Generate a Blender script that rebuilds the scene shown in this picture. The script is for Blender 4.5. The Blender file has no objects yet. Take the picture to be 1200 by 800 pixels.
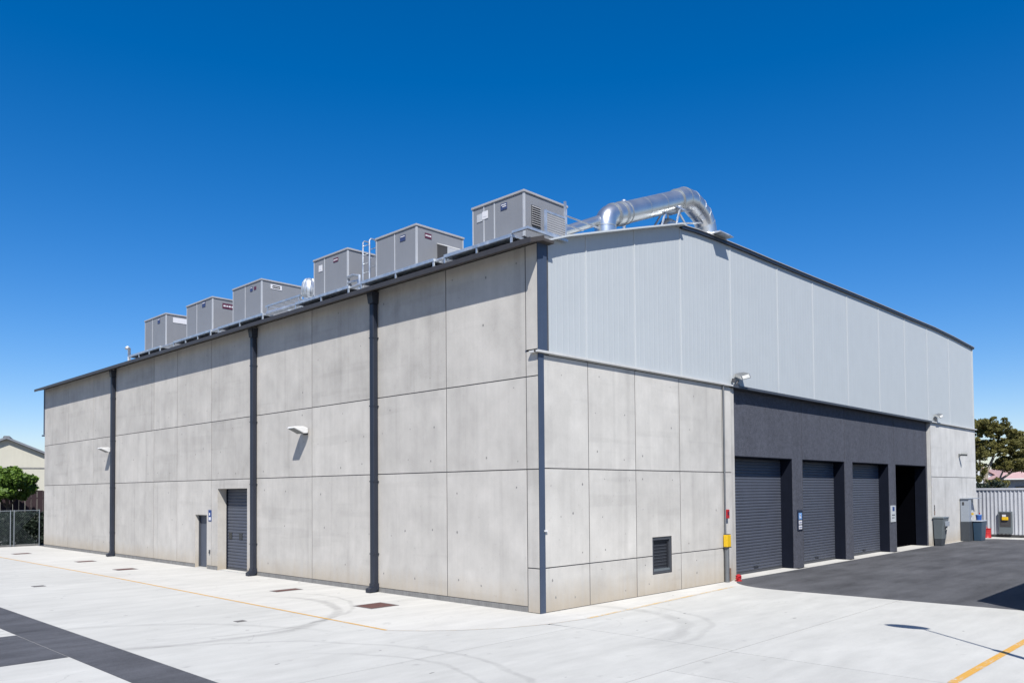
import bpy, math, random
import numpy as np
from mathutils import Vector, Matrix
R = math.radians
rnd = random.Random(7)
scene = bpy.context.scene
C = scene.collection

# ------------------------------------------------------------------ camera
cam_d = bpy.data.cameras.new('camera'); cam = bpy.data.objects.new('camera', cam_d); C.objects.link(cam)
fw = Vector((0.71929902, 0.69411034, 0.02863157)); rt = Vector((0.69453693, -0.71941311, -0.00795122)); up = Vector((-0.0150789, -0.02560498, 0.99955841))
M4 = Matrix((rt, up, -fw)).transposed().to_4x4(); M4.translation = Vector((-14.0802, -12.7008, 2.9))
cam.matrix_world = M4
cam_d.sensor_width = 36; cam_d.sensor_fit = 'HORIZONTAL'; cam_d.lens = 936.2 / 1200 * 36
cam_d.shift_y = 148.4 / 1200; cam_d.clip_start = 0.1; cam_d.clip_end = 3000
scene.camera = cam

# ------------------------------------------------------------------ sky and sun
SD = Vector((0.56, 0.63, -1.0)).normalized()          # direction the light travels
EL = math.asin(-SD.z); AZ = math.atan2(-SD.x, -SD.y)   # azimuth of the sun, clockwise from +Y
world = bpy.data.worlds.new('World'); scene.world = world; world.use_nodes = True
wn = world.node_tree.nodes; wl = world.node_tree.links
sky = wn.new('ShaderNodeTexSky'); sky.sky_type = 'NISHITA'; sky.sun_disc = False
sky.sun_elevation = EL; sky.sun_rotation = AZ
sky.altitude = 0; sky.air_density = 1.0; sky.dust_density = 0.3; sky.ozone_density = 3.0
hs = wn.new('ShaderNodeHueSaturation'); hs.inputs['Saturation'].default_value = 1.46; hs.inputs['Hue'].default_value = 0.5
wl.new(sky.outputs[0], hs.inputs['Color'])
tint = wn.new('ShaderNodeMix'); tint.data_type = 'RGBA'; tint.blend_type = 'MULTIPLY'; tint.inputs[0].default_value = 1.0; tint.inputs[7].default_value = (0.95, 0.90, 1.06, 1)
wl.new(hs.outputs[0], tint.inputs[6]); wl.new(tint.outputs[2], wn['Background'].inputs[0]); wn['Background'].inputs[1].default_value = 0.080
sun_d = bpy.data.lights.new('sun', 'SUN'); sun = bpy.data.objects.new('sun', sun_d); C.objects.link(sun)
sun_d.energy = 5.0; sun_d.angle = R(0.5); sun_d.color = (1.0, 0.965, 0.91)
sun.rotation_euler = SD.to_track_quat('-Z', 'Y').to_euler()
vs = scene.view_settings
vs.view_transform = 'Standard'; vs.look = 'None'; vs.exposure = 0.65; vs.gamma = 1.0; vs.use_curve_mapping = False

# ------------------------------------------------------------------ materials
def nodes_of(name):
    m = bpy.data.materials.new(name); m.use_nodes = True
    return m, m.node_tree.nodes, m.node_tree.links, m.node_tree.nodes['Principled BSDF']
class NT:
    def __init__(s, n, l): s.n, s.l = n, l
    def link(s, a, b):
        if hasattr(a, 'is_output'): s.l.new(a, b)
        else: b.default_value = a
    def math(s, op, a, b=0.0, clamp=False):
        k = s.n.new('ShaderNodeMath'); k.operation = op; k.use_clamp = clamp
        s.link(a, k.inputs[0]); s.link(b, k.inputs[1]); return k.outputs[0]
    def pos(s): return s.n.new('ShaderNodeTexCoord').outputs['Object']
    def scale(s, v, sc, loc=(0, 0, 0)):
        k = s.n.new('ShaderNodeMapping'); s.l.new(v, k.inputs[0]); k.inputs['Scale'].default_value = sc; k.inputs['Location'].default_value = loc
        return k.outputs[0]
    def noise(s, v, sc, det=4, rough=0.55):
        k = s.n.new('ShaderNodeTexNoise'); s.l.new(v, k.inputs['Vector']); k.inputs['Scale'].default_value = sc
        k.inputs['Detail'].default_value = det; k.inputs['Roughness'].default_value = rough; return k.outputs[0]
    def ramp(s, f, lo, hi, a=0.0, b=1.0):
        k = s.n.new('ShaderNodeMapRange'); k.clamp = True; s.link(f, k.inputs[0])
        for i, x in zip((1, 2, 3, 4), (lo, hi, a, b)): k.inputs[i].default_value = x
        return k.outputs[0]
    def mix(s, f, a, b, mode='MIX'):
        k = s.n.new('ShaderNodeMix'); k.data_type = 'RGBA'; k.blend_type = mode
        s.link(f, k.inputs[0])
        for v, i in ((a, 6), (b, 7)):
            if hasattr(v, 'is_output'): s.l.new(v, k.inputs[i])
            else: k.inputs[i].default_value = (*v, 1)
        return k.outputs[2]
    def gray(s, f):
        k = s.n.new('ShaderNodeCombineColor')
        for i in range(3): s.link(f, k.inputs[i])
        return k.outputs[0]
    def sep(s, v):
        k = s.n.new('ShaderNodeSeparateXYZ'); s.l.new(v, k.inputs[0]); return k.outputs
    def bump(s, h, strength, dist, b):
        k = s.n.new('ShaderNodeBump'); k.inputs['Strength'].default_value = strength; k.inputs['Distance'].default_value = dist
        s.l.new(h, k.inputs['Height']); s.l.new(k.outputs[0], b.inputs['Normal'])

MAT = {}
KEEP = {'door_slat', 'door_leaf', 'jamb_navy', 'black_void', 'downpipe_paint', 'corner_metal'}
def plain(name, col, rough=0.6, metal=0.0, var=0.12, sc=3.0, spec=0.5, bump=0.0, rough_var=0.0):
    """A plain colour with slight uneven wear."""
    m, n, l, b = nodes_of(name); t = NT(n, l); v = t.pos()
    if metal < 0.5 and name not in KEEP: col = tuple(q * 0.70 for q in col)
    f = t.noise(v, sc, 5); g = t.noise(t.scale(v, (6, 6, 0.5)), sc, 3)
    k = t.math('ADD', t.math('MULTIPLY', f, 0.6), t.math('MULTIPLY', g, 0.4))
    c = t.mix(1.0, col, t.gray(t.ramp(k, 0.3, 0.7, 1 - var, 1 + var)), 'MULTIPLY')
    l.new(c, b.inputs['Base Color'])
    b.inputs['Roughness'].default_value = rough; b.inputs['Metallic'].default_value = metal
    b.inputs['Specular IOR Level'].default_value = spec
    if rough_var: l.new(t.ramp(f, 0.3, 0.7, rough - rough_var, rough + rough_var), b.inputs['Roughness'])
    if bump: t.bump(t.noise(v, 90, 4), bump, 0.01, b)
    MAT[name] = m; return m

def concrete_wall(name, base, per):
    m, n, l, b = nodes_of(name); t = NT(n, l); v = t.pos()
    oi = n.new('ShaderNodeObjectInfo').outputs['Random']
    off = n.new('ShaderNodeVectorMath'); off.operation = 'ADD'; l.new(v, off.inputs[0])
    cx = n.new('ShaderNodeCombineXYZ'); l.new(t.math('MULTIPLY', oi, 40), cx.inputs[0]); l.new(t.math('MULTIPLY', oi, 23), cx.inputs[1]); l.new(t.math('MULTIPLY', oi, 7), cx.inputs[2])
    l.new(cx.outputs[0], off.inputs[1]); vv = off.outputs[0]
    cloud = t.noise(vv, 0.8, 6, 0.62); blotch = t.noise(t.scale(vv, (1, 1, 0.6)), 2.4, 5, 0.6)
    streak = t.noise(t.scale(vv, (7, 7, 0.22)), 1.0, 4, 0.6); fine = t.noise(vv, 38, 4, 0.7)
    pit = t.noise(vv, 11, 2, 0.5)
    k = t.math('ADD', t.math('MULTIPLY', t.ramp(cloud, 0.3, 0.7), 0.20), 0.80)
    k = t.math('ADD', k, t.math('MULTIPLY', t.ramp(blotch, 0.32, 0.7, -1, 1), 0.045))
    k = t.math('ADD', k, t.math('MULTIPLY', t.ramp(streak, 0.3, 0.7, -1, 1), 0.032))
    k = t.math('ADD', k, t.math('MULTIPLY', t.ramp(fine, 0.3, 0.7, -1, 1), 0.03))
    k = t.math('ADD', k, t.math('MULTIPLY', t.ramp(oi, 0, 1, -1, 1), per))
    lift = t.noise(t.scale(vv, (0.15, 0.15, 2.2)), 1.0, 3, 0.5)          # pour lines
    k = t.math('SUBTRACT', k, t.math('MULTIPLY', t.ramp(lift, 0.60, 0.66), 0.05))
    k = t.math('SUBTRACT', k, t.math('MULTIPLY', t.ramp(pit, 0.70, 0.76), 0.12))
    run = t.noise(t.scale(vv, (2.6, 2.6, 0.07)), 1.0, 3, 0.5)         # dark water runs
    k = t.math('SUBTRACT', k, t.math('MULTIPLY', t.ramp(run, 0.58, 0.72), 0.11))
    c = t.mix(1.0, base, t.gray(k), 'MULTIPLY')
    z = t.sep(v)[2]                                                   # splash-back soil along the foot
    soil = t.math('MULTIPLY', t.ramp(t.math('ADD', z, t.math('MULTIPLY', streak, -0.7)), -0.35, 0.40, 1, 0), 0.58)
    c = t.mix(soil, c, (0.30, 0.24, 0.16))
    l.new(c, b.inputs['Base Color']); b.inputs['Roughness'].default_value = 0.85; b.inputs['Specular IOR Level'].default_value = 0.25
    t.bump(t.math('ADD', fine, t.math('MULTIPLY', blotch, 2)), 0.25, 0.006, b)
    MAT[name] = m; return m
concrete_wall('wall_concrete', (0.432, 0.412, 0.380), 0.065)
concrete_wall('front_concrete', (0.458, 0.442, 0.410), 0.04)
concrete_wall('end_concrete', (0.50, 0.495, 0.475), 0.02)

def concrete_ground(name, base, arcs):
    m, n, l, b = nodes_of(name); t = NT(n, l); v = t.pos()
    oi = n.new('ShaderNodeObjectInfo').outputs['Random']
    cloud = t.noise(v, 0.25, 6, 0.6); swirl = t.noise(t.scale(v, (0.5, 2.2, 1)), 0.9, 5, 0.6); fine = t.noise(v, 30, 4, 0.7); spot = t.noise(v, 2.6, 3, 0.5)
    broom = t.noise(t.scale(v, (0.35, 1.0, 1)), 4, 4, 0.65)
    k = t.math('ADD', t.math('MULTIPLY', t.ramp(cloud, 0.3, 0.7), 0.13), 0.87)
    k = t.math('ADD', k, t.math('MULTIPLY', t.ramp(swirl, 0.3, 0.7, -1, 1), 0.065))
    k = t.math('ADD', k, t.math('MULTIPLY', t.ramp(broom, 0.3, 0.7, -1, 1), 0.035))
    k = t.math('ADD', k, t.math('MULTIPLY', t.ramp(fine, 0.3, 0.7, -1, 1), 0.03))
    k = t.math('ADD', k, t.math('MULTIPLY', t.ramp(oi, 0, 1, -1, 1), 0.02))
    k = t.math('SUBTRACT', k, t.math('MULTIPLY', t.ramp(spot, 0.66, 0.78), 0.22))
    fleck = t.noise(t.scale(v, (1.0, 2.0, 1), (3, 7, 0)), 3.1, 1, 0.4)
    k = t.math('SUBTRACT', k, t.math('MULTIPLY', t.ramp(fleck, 0.775, 0.80), 0.5))
    crk = n.new('ShaderNodeTexVoronoi'); crk.feature = 'DISTANCE_TO_EDGE'; crk.inputs['Scale'].default_value = 0.22
    wob = n.new('ShaderNodeVectorMath'); wob.operation = 'MULTIPLY_ADD'; wn_ = n.new('ShaderNodeTexNoise'); wn_.inputs['Scale'].default_value = 1.3; wn_.inputs['Detail'].default_value = 6; l.new(v, wn_.inputs['Vector'])
    l.new(wn_.outputs['Color'], wob.inputs[0]); wob.inputs[1].default_value = (0.9, 0.9, 0); l.new(v, wob.inputs[2]); l.new(wob.outputs[0], crk.inputs['Vector'])
    k = t.math('SUBTRACT', k, t.math('MULTIPLY', t.math('MULTIPLY', t.ramp(crk.outputs['Distance'], 0.0, 0.0035, 1, 0), t.ramp(cloud, 0.50, 0.60)), 0.18))
    o = t.sep(v)
    for (ax, ay, r, w, s, nx, ny, d0) in arcs:                        # rubber left by turning tyres
        dx = t.math('SUBTRACT', o[0], ax); dy = t.math('SUBTRACT', o[1], ay)
        d = t.math('SQRT', t.math('ADD', t.math('MULTIPLY', dx, dx), t.math('MULTIPLY', dy, dy)))
        d = t.math('ADD', d, t.math('MULTIPLY', t.math('SUBTRACT', cloud, 0.5), 1.2))
        e = t.math('ABSOLUTE', t.math('SUBTRACT', d, r))
        band = t.ramp(e, w * 0.35, w, 1, 0)
        side = t.ramp(t.math('ADD', t.math('MULTIPLY', dx, nx), t.math('MULTIPLY', dy, ny)), d0, d0 + 1.6)
        wear = t.ramp(broom, 0.35, 0.6, 0.35, 1.0)
        k = t.math('SUBTRACT', k, t.math('MULTIPLY', t.math('MULTIPLY', band, side), t.math('MULTIPLY', wear, s)))
    c = t.mix(1.0, base, t.gray(k), 'MULTIPLY')
    l.new(c, b.inputs['Base Color']); b.inputs['Roughness'].default_value = 0.8; b.inputs['Specular IOR Level'].default_value = 0.3
    t.bump(t.math('ADD', fine, broom), 0.2, 0.006, b)
    MAT[name] = m; return m
ARCS = [(-6.0, 6.1, 3.75, 0.18, 0.26, 0.6, -0.8, 0.3), (-5.4, 6.6, 3.9, 0.08, 0.20, 0.7, -0.7, 0.5), (-0.7, -1.2, 2.75, 0.22, 0.17, 0.8, -0.6, 0.4), (-0.5, -1.0, 3.3, 0.10, 0.13, 0.8, -0.6, 0.5),
        (-9.5, -2.0, 5.0, 0.10, 0.16, 0.8, 0.1, 1.0), (-8.6, -2.3, 3.3, 0.08, 0.16, 0.9, -0.3, 1.0), (-11.0, 0.5, 6.5, 0.14, 0.14, 0.2, 1, 2.0)]
concrete_ground('yard_concrete', (0.405, 0.403, 0.380), ARCS)
concrete_ground('apron_concrete', (0.442, 0.434, 0.405), ARCS[:3])

def asphalt(name, base):
    m, n, l, b = nodes_of(name); t = NT(n, l); v = t.pos()
    cloud = t.noise(v, 0.35, 5, 0.6); sw = t.noise(t.scale(v, (0.3, 1.2, 1)), 1.2, 5, 0.6); fine = t.noise(v, 60, 5, 0.75); mid = t.noise(v, 9, 4, 0.7)
    k = t.math('ADD', t.math('MULTIPLY', t.ramp(cloud, 0.3, 0.7), 0.4), 0.8)
    k = t.math('ADD', k, t.math('MULTIPLY', t.ramp(sw, 0.3, 0.7, -1, 1), 0.3))
    k = t.math('ADD', k, t.math('MULTIPLY', t.ramp(fine, 0.25, 0.75, -1, 1), 0.45))
    k = t.math('ADD', k, t.math('MULTIPLY', t.ramp(mid, 0.3, 0.7, -1, 1), 0.12))
    l.new(t.mix(1.0, base, t.gray(k), 'MULTIPLY'), b.inputs['Base Color']); b.inputs['Roughness'].default_value = 0.85; b.inputs['Specular IOR Level'].default_value = 0.3
    t.bump(fine, 0.4, 0.01, b)
    MAT[name] = m
asphalt('asphalt', (0.062, 0.063, 0.068)); asphalt('asphalt_old', (0.062, 0.064, 0.072))

def render_finish():
    m, n, l, b = nodes_of('dark_render'); t = NT(n, l); v = t.pos()
    g = t.noise(v, 22, 5, 0.75); h = t.noise(v, 7, 4, 0.7); cl = t.noise(t.scale(v, (2, 2, 0.4)), 1, 4)
    k = t.math('ADD', t.ramp(g, 0.3, 0.7, 0.55, 1.4), t.ramp(h, 0.3, 0.7, -0.22, 0.22)); k = t.math('ADD', k, t.ramp(cl, 0.3, 0.7, -0.08, 0.08))
    l.new(t.mix(1.0, (0.060, 0.064, 0.080), t.gray(k), 'MULTIPLY'), b.inputs['Base Color']); b.inputs['Roughness'].default_value = 0.85
    b.inputs['Specular IOR Level'].default_value = 0.3
    t.bump(g, 0.6, 0.02, b); MAT['dark_render'] = m
render_finish()

def paint(name, col, keep):
    """Worn line paint that lets the concrete through."""
    m, n, l, b = nodes_of(name); t = NT(n, l); v = t.pos()
    w = t.noise(v, 14, 5, 0.75); w2 = t.noise(v, 1.6, 3, 0.6)
    f = t.ramp(t.math('ADD', w, t.math('MULTIPLY', w2, 0.5)), keep, keep + 0.14, 1, 0)
    l.new(t.mix(f, (0.385, 0.385, 0.37), col), b.inputs['Base Color']); b.inputs['Roughness'].default_value = 0.75
    MAT[name] = m
paint('yellow_paint', (0.46, 0.25, 0.04), 0.80); paint('yellow_paint_faded', (0.45, 0.30, 0.11), 0.70)
paint('yellow_paint_ghost', (0.42, 0.34, 0.24), 0.66)

plain('cladding', (0.520, 0.555, 0.568), 0.45, 0.0, 0.035, 1.2, 0.4)
plain('cladding_trim', (0.575, 0.61, 0.625), 0.5, 0, 0.04, 2)
plain('door_slat', (0.056, 0.063, 0.082), 0.55, 0.0, 0.10, 2)
plain('door_leaf', (0.055, 0.065, 0.088), 0.5, 0, 0.08, 2)
plain('jamb_navy', (0.006, 0.008, 0.015), 0.8, 0, 0.15, 3, 0.08)
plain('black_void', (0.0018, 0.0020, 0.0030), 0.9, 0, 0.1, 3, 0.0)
plain('downpipe_paint', (0.013, 0.017, 0.028), 0.45, 0, 0.15, 2)
plain('corner_metal', (0.036, 0.052, 0.086), 0.5, 0, 0.15, 1.5)
plain('soffit_paint', (0.062, 0.053, 0.049), 0.7, 0, 0.12, 1.5)
plain('gutter_paint', (0.050, 0.046, 0.046), 0.5, 0, 0.15, 2)
plain('fascia_paint', (0.055, 0.062, 0.078), 0.5, 0, 0.15, 2)
plain('flashing_white', (0.62, 0.62, 0.60), 0.5, 0, 0.10, 2)
plain('joint_dark', (0.10, 0.10, 0.105), 0.9, 0, 0.2, 4, 0.2)  # dark filler colour seen in the panel and slab joints
plain('plinth_grey', (0.25, 0.245, 0.235), 0.9, 0, 0.25, 4, 0.2)
plain('tie_plug', (0.27, 0.265, 0.255), 0.9, 0, 0.3, 20, 0.2)
plain('unit_grey', (0.245, 0.256, 0.278), 0.55, 0, 0.05, 2)
plain('unit_trim', (0.50, 0.52, 0.55), 0.5, 0, 0.08, 3)
plain('unit_lid', (0.40, 0.40, 0.41), 0.55, 0, 0.08, 3)
plain('galvanised', (0.52, 0.55, 0.58), 0.42, 0.75, 0.2, 5, rough_var=0.12)
plain('duct_metal', (0.62, 0.635, 0.64), 0.34, 0.93, 0.07, 1.5, rough_var=0.03)
plain('duct_seam', (0.42, 0.44, 0.45), 0.45, 0.8, 0.15, 5)
plain('white_plastic', (0.78, 0.78, 0.77), 0.5, 0, 0.05, 3)
plain('lamp_grey', (0.20, 0.21, 0.21), 0.45, 0.3, 0.1, 4)
plain('lamp_dark', (0.07, 0.07, 0.075), 0.5, 0.2, 0.15, 4)
plain('lamp_lens', (0.62, 0.62, 0.58), 0.15, 0, 0.05, 4)
plain('label_maroon', (0.11, 0.02, 0.05), 0.5, 0, 0.1, 5)
plain('label_navy', (0.04, 0.06, 0.16), 0.5, 0, 0.1, 5)
plain('label_white', (0.75, 0.75, 0.78), 0.5, 0, 0.05, 5)
plain('sign_blue', (0.01, 0.05, 0.22), 0.4, 0, 0.05, 5)
plain('sign_dark', (0.008, 0.016, 0.045), 0.4, 0, 0.05, 5)
plain('sign_sky', (0.16, 0.36, 0.72), 0.4, 0, 0.08, 9)
plain('alarm_red', (0.45, 0.015, 0.02), 0.45, 0, 0.1, 5)
plain('box_yellow', (0.80, 0.50, 0.01), 0.45, 0, 0.06, 5)
plain('pipe_grey', (0.17, 0.18, 0.19), 0.5, 0.2, 0.15, 4)
plain('pipe_rust', (0.22, 0.13, 0.09), 0.7, 0.2, 0.2, 6)
plain('rust', (0.125, 0.052, 0.042), 0.85, 0.1, 0.35, 7, bump=0.4)
plain('iron', (0.16, 0.15, 0.145), 0.8, 0.2, 0.3, 7)
plain('bin_grey', (0.135, 0.160, 0.175), 0.5, 0, 0.08, 4)
plain('bin_dark', (0.05, 0.06, 0.072), 0.55, 0, 0.1, 4)
plain('bin_blue', (0.035, 0.075, 0.125), 0.45, 0, 0.08, 4)
plain('cup_blue', (0.03, 0.10, 0.36), 0.4, 0, 0.08, 4)
plain('cabinet_grey', (0.33, 0.37, 0.42), 0.5, 0, 0.06, 4)
plain('fence_steel', (0.55, 0.57, 0.61), 0.5, 0.1, 0.10, 1.2)
plain('fence_base', (0.05, 0.05, 0.05), 0.8, 0, 0.2, 3)
plain('post_steel', (0.28, 0.31, 0.34), 0.5, 0.4, 0.1, 4)
plain('wire', (0.06, 0.08, 0.085), 0.6, 0.4, 0.2, 4)
plain('maroon_boards', (0.035, 0.018, 0.022), 0.85, 0, 0.3, 3)
plain('cream_render', (0.56, 0.54, 0.45), 0.85, 0, 0.06, 0.6)
plain('roof_grey', (0.20, 0.215, 0.24), 0.6, 0.1, 0.12, 1)
plain('roof_metal', (0.42, 0.44, 0.46), 0.5, 0.3, 0.12, 1)
plain('roof_terracotta', (0.50, 0.33, 0.32), 0.85, 0, 0.15, 1.5)
plain('house_wall', (0.24, 0.27, 0.30), 0.8, 0, 0.1, 1)
plain('house_glass', (0.02, 0.025, 0.03), 0.15, 0, 0.1, 1)
plain('louvre_dark', (0.02, 0.023, 0.030), 0.5, 0, 0.1, 4)
plain('frame_grey', (0.060, 0.066, 0.078), 0.5, 0, 0.1, 4)
plain('bark', (0.34, 0.30, 0.25), 0.9, 0, 0.35, 3)
plain('bark_dark', (0.10, 0.075, 0.055), 0.9, 0, 0.3, 3)
plain('pole_steel', (0.36, 0.38, 0.40), 0.45, 0.5, 0.1, 3)
plain('far_ground', (0.30, 0.29, 0.26), 0.9, 0, 0.25, 0.2)

def leaf_mat(name, dark, light, tr):
    m, n, l, b = nodes_of(name); t = NT(n, l)
    g = n.new('ShaderNodeNewGeometry').outputs['Random Per Island']
    f = t.noise(t.pos(), 0.9, 3)
    k = t.math('ADD', t.math('MULTIPLY', g, 0.6), t.ramp(f, 0.3, 0.7, 0, 0.4))
    c = t.mix(k, dark, light); l.new(c, b.inputs['Base Color'])
    b.inputs['Roughness'].default_value = 0.6; b.inputs['Specular IOR Level'].default_value = 0.35
    b.inputs['Transmission Weight'].default_value = 0.0
    tn = n.new('ShaderNodeBsdfTranslucent'); l.new(c, tn.inputs[0])
    mx = n.new('ShaderNodeMixShader'); mx.inputs[0].default_value = tr
    l.new(b.outputs[0], mx.inputs[1]); l.new(tn.outputs[0], mx.inputs[2]); l.new(mx.outputs[0], n['Material Output'].inputs[0])
    MAT[name] = m
leaf_mat('gum_leaves', (0.055, 0.062, 0.017), (0.26, 0.235, 0.07), 0.4)
leaf_mat('shrub_leaves', (0.035, 0.075, 0.010), (0.16, 0.26, 0.035), 0.3)
leaf_mat('hedge_leaves', (0.006, 0.013, 0.009), (0.020, 0.032, 0.017), 0.1)

# ------------------------------------------------------------------ mesh helpers
class MB:
    def __init__(s): s.v, s.f = [], []
    def add(s, verts, faces):
        o = len(s.v); s.v += [tuple(q) for q in verts]; s.f += [tuple(i + o for i in q) for q in faces]; return s
    def box(s, x0, x1, y0, y1, z0, z1):
        if x0 > x1: x0, x1 = x1, x0
        if y0 > y1: y0, y1 = y1, y0
        return s.add([(x0, y0, z0), (x1, y0, z0), (x1, y1, z0), (x0, y1, z0), (x0, y0, z1), (x1, y0, z1), (x1, y1, z1), (x0, y1, z1)],
                     [(0, 3, 2, 1), (4, 5, 6, 7), (0, 1, 5, 4), (1, 2, 6, 5), (2, 3, 7, 6), (3, 0, 4, 7)])
    def frustum(s, b0, b1, z0, z1):
        """b = (x0,x1,y0,y1) at the bottom and at the top"""
        a, c = b0, b1
        return s.add([(a[0], a[2], z0), (a[1], a[2], z0), (a[1], a[3], z0), (a[0], a[3], z0), (c[0], c[2], z1), (c[1], c[2], z1), (c[1], c[3], z1), (c[0], c[3], z1)],
                     [(0, 3, 2, 1), (4, 5, 6, 7), (0, 1, 5, 4), (1, 2, 6, 5), (2, 3, 7, 6), (3, 0, 4, 7)])
    def prism(s, poly, axis, a, b):
        """polygon in the other two axes (in order), extruded along axis from a to b"""
        def P(q, h):
            q = list(q); q.insert(axis, h); return tuple(q)
        n = len(poly); vs_ = [P(q, a) for q in poly] + [P(q, b) for q in poly]
        area = sum(poly[i][0] * poly[(i + 1) % n][1] - poly[(i + 1) % n][0] * poly[i][1] for i in range(n))
        flip = (area > 0) ^ (axis == 1) ^ (b < a)
        fs = [tuple(range(n)), tuple(range(2 * n - 1, n - 1, -1))] + [(i, i + n, (i + 1) % n + n, (i + 1) % n) for i in range(n)]
        if flip: fs = [tuple(reversed(q)) for q in fs]
        return s.add(vs_, fs)
    def tube(s, pts, r, n=10, cap=True):
        pts = [Vector(q) for q in pts]; rr = r if isinstance(r, (list, tuple)) else [r] * len(pts)
        o = len(s.v); prev = None
        for i, q in enumerate(pts):
            d = (pts[min(i + 1, len(pts) - 1)] - pts[max(i - 1, 0)]).normalized()
            if prev is None:
                a = d.cross(Vector((0, 0, 1)))
                if a.length < 0.05: a = d.cross(Vector((0, 1, 0)))
                a.normalize()
            else: a = (prev - d * prev.dot(d)).normalized()
            prev = a; b = d.cross(a)
            for k in range(n):
                t = 2 * math.pi * k / n; s.v.append(tuple(q + (a * math.cos(t) + b * math.sin(t)) * rr[i]))
        for i in range(len(pts) - 1):
            for k in range(n):
                k2 = (k + 1) % n; s.f.append((o + i * n + k, o + i * n + k2, o + (i + 1) * n + k2, o + (i + 1) * n + k))
        if cap:
            s.f.append(tuple(o + k for k in reversed(range(n)))); s.f.append(tuple(o + (len(pts) - 1) * n + k for k in range(n)))
        return s
    def lathe(s, c, prof, n=16):
        """profile of (r, z) above centre c, closed at both ends"""
        o = len(s.v)
        for r, z in prof:
            for k in range(n):
                t = 2 * math.pi * k / n; s.v.append((c[0] + r * math.cos(t), c[1] + r * math.sin(t), c[2] + z))
        for i in range(len(prof) - 1):
            for k in range(n):
                k2 = (k + 1) % n; s.f.append((o + i * n + k, o + i * n + k2, o + (i + 1) * n + k2, o + (i + 1) * n + k))
        s.f.append(tuple(o + k for k in reversed(range(n)))); s.f.append(tuple(o + (len(prof) - 1) * n + k for k in range(n)))
        return s
    def build(s, name, mat, parent=None, bevel=0.0, smooth=False, origin=None, sharp=40):
        me = bpy.data.meshes.new(name); v = s.v
        if origin is not None: v = [(q[0] - origin[0], q[1] - origin[1], q[2] - origin[2]) for q in v]
        me.from_pydata(v, [], s.f); me.update()
        me.materials.append(MAT[mat])
        if smooth:
            me.polygons.foreach_set('use_smooth', [True] * len(me.polygons))
            try: me.set_sharp_from_angle(angle=R(sharp))
            except Exception: pass
        o = bpy.data.objects.new(name, me); C.objects.link(o)
        if origin is not None and parent is None: o.location = origin
        if parent is not None:
            o.parent = parent
            if origin is None: o.matrix_parent_inverse = PINV.get(parent.name, Matrix())
        if bevel:
            b = o.modifiers.new('bevel', 'BEVEL'); b.width = bevel; b.segments = 2; b.limit_method = 'ANGLE'; b.harden_normals = False
        return o
PINV = {}
def thing(name, label, cat, loc=(0, 0, 0), group=None):
    o = bpy.data.objects.new(name, None); C.objects.link(o); o.location = loc; o.empty_display_size = 0.2
    o['label'] = label; o['category'] = cat
    if group: o['group'] = group
    PINV[o.name] = Matrix.Translation(-Vector(loc))
    return o
def tag(o, label, cat, group=None):
    o['label'] = label; o['category'] = cat
    if group: o['group'] = group
    return o
def structure(o): o['kind'] = 'structure'; return o
def stuff(o): o['kind'] = 'stuff'; return o

def holed(mb, axis, a0, a1, u0, u1, v0, v1, holes=(), top=None):
    """A slab across axis (0: u = y, 1: u = x) from a0 (front) to a1 (back), v = z, with rectangular holes. top(u) may replace v1."""
    us = sorted({u0, u1, *[min(max(h[i], u0), u1) for h in holes for i in (0, 1)]})
    vz = sorted({v0, v1, *[min(max(h[i], v0), v1) for h in holes for i in (2, 3)]})
    def solid(i, j):
        if i < 0 or j < 0 or i >= len(us) - 1 or j >= len(vz) - 1: return False
        cu, cv = (us[i] + us[i + 1]) / 2, (vz[j] + vz[j + 1]) / 2
        return not any(h[0] < cu < h[1] and h[2] < cv < h[3] for h in holes)
    def P(a, i, j):
        u, v = us[i], vz[j]
        return (a, u, v) if axis == 0 else (u, a, v)
    idx = {}
    def V(a, i, j):
        k = (a, i, j)
        if k not in idx: idx[k] = len(mb.v); mb.v.append(P(a, i, j))
        return idx[k]
    fl = (axis == 0)
    def F(q): mb.f.append(tuple(reversed(q)) if fl else tuple(q))
    for i in range(len(us) - 1):
        for j in range(len(vz) - 1):
            if not solid(i, j): continue
            F([V(a0, i, j), V(a0, i + 1, j), V(a0, i + 1, j + 1), V(a0, i, j + 1)])
            F([V(a1, i, j + 1), V(a1, i + 1, j + 1), V(a1, i + 1, j), V(a1, i, j)])
            if not solid(i - 1, j): F([V(a0, i, j + 1), V(a1, i, j + 1), V(a1, i, j), V(a0, i, j)])
            if not solid(i + 1, j): F([V(a0, i + 1, j), V(a1, i + 1, j), V(a1, i + 1, j + 1), V(a0, i + 1, j + 1)])
            if not solid(i, j - 1): F([V(a0, i, j), V(a1, i, j), V(a1, i + 1, j), V(a0, i + 1, j)])
            if not solid(i, j + 1): F([V(a0, i, j + 1), V(a0, i + 1, j + 1), V(a1, i + 1, j + 1), V(a1, i, j + 1)])
    return mb

def slab(name, poly, z0, z1, mat, parent=None):
    return MB().prism(poly, 2, z0, z1).build(name, mat, parent)

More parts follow.
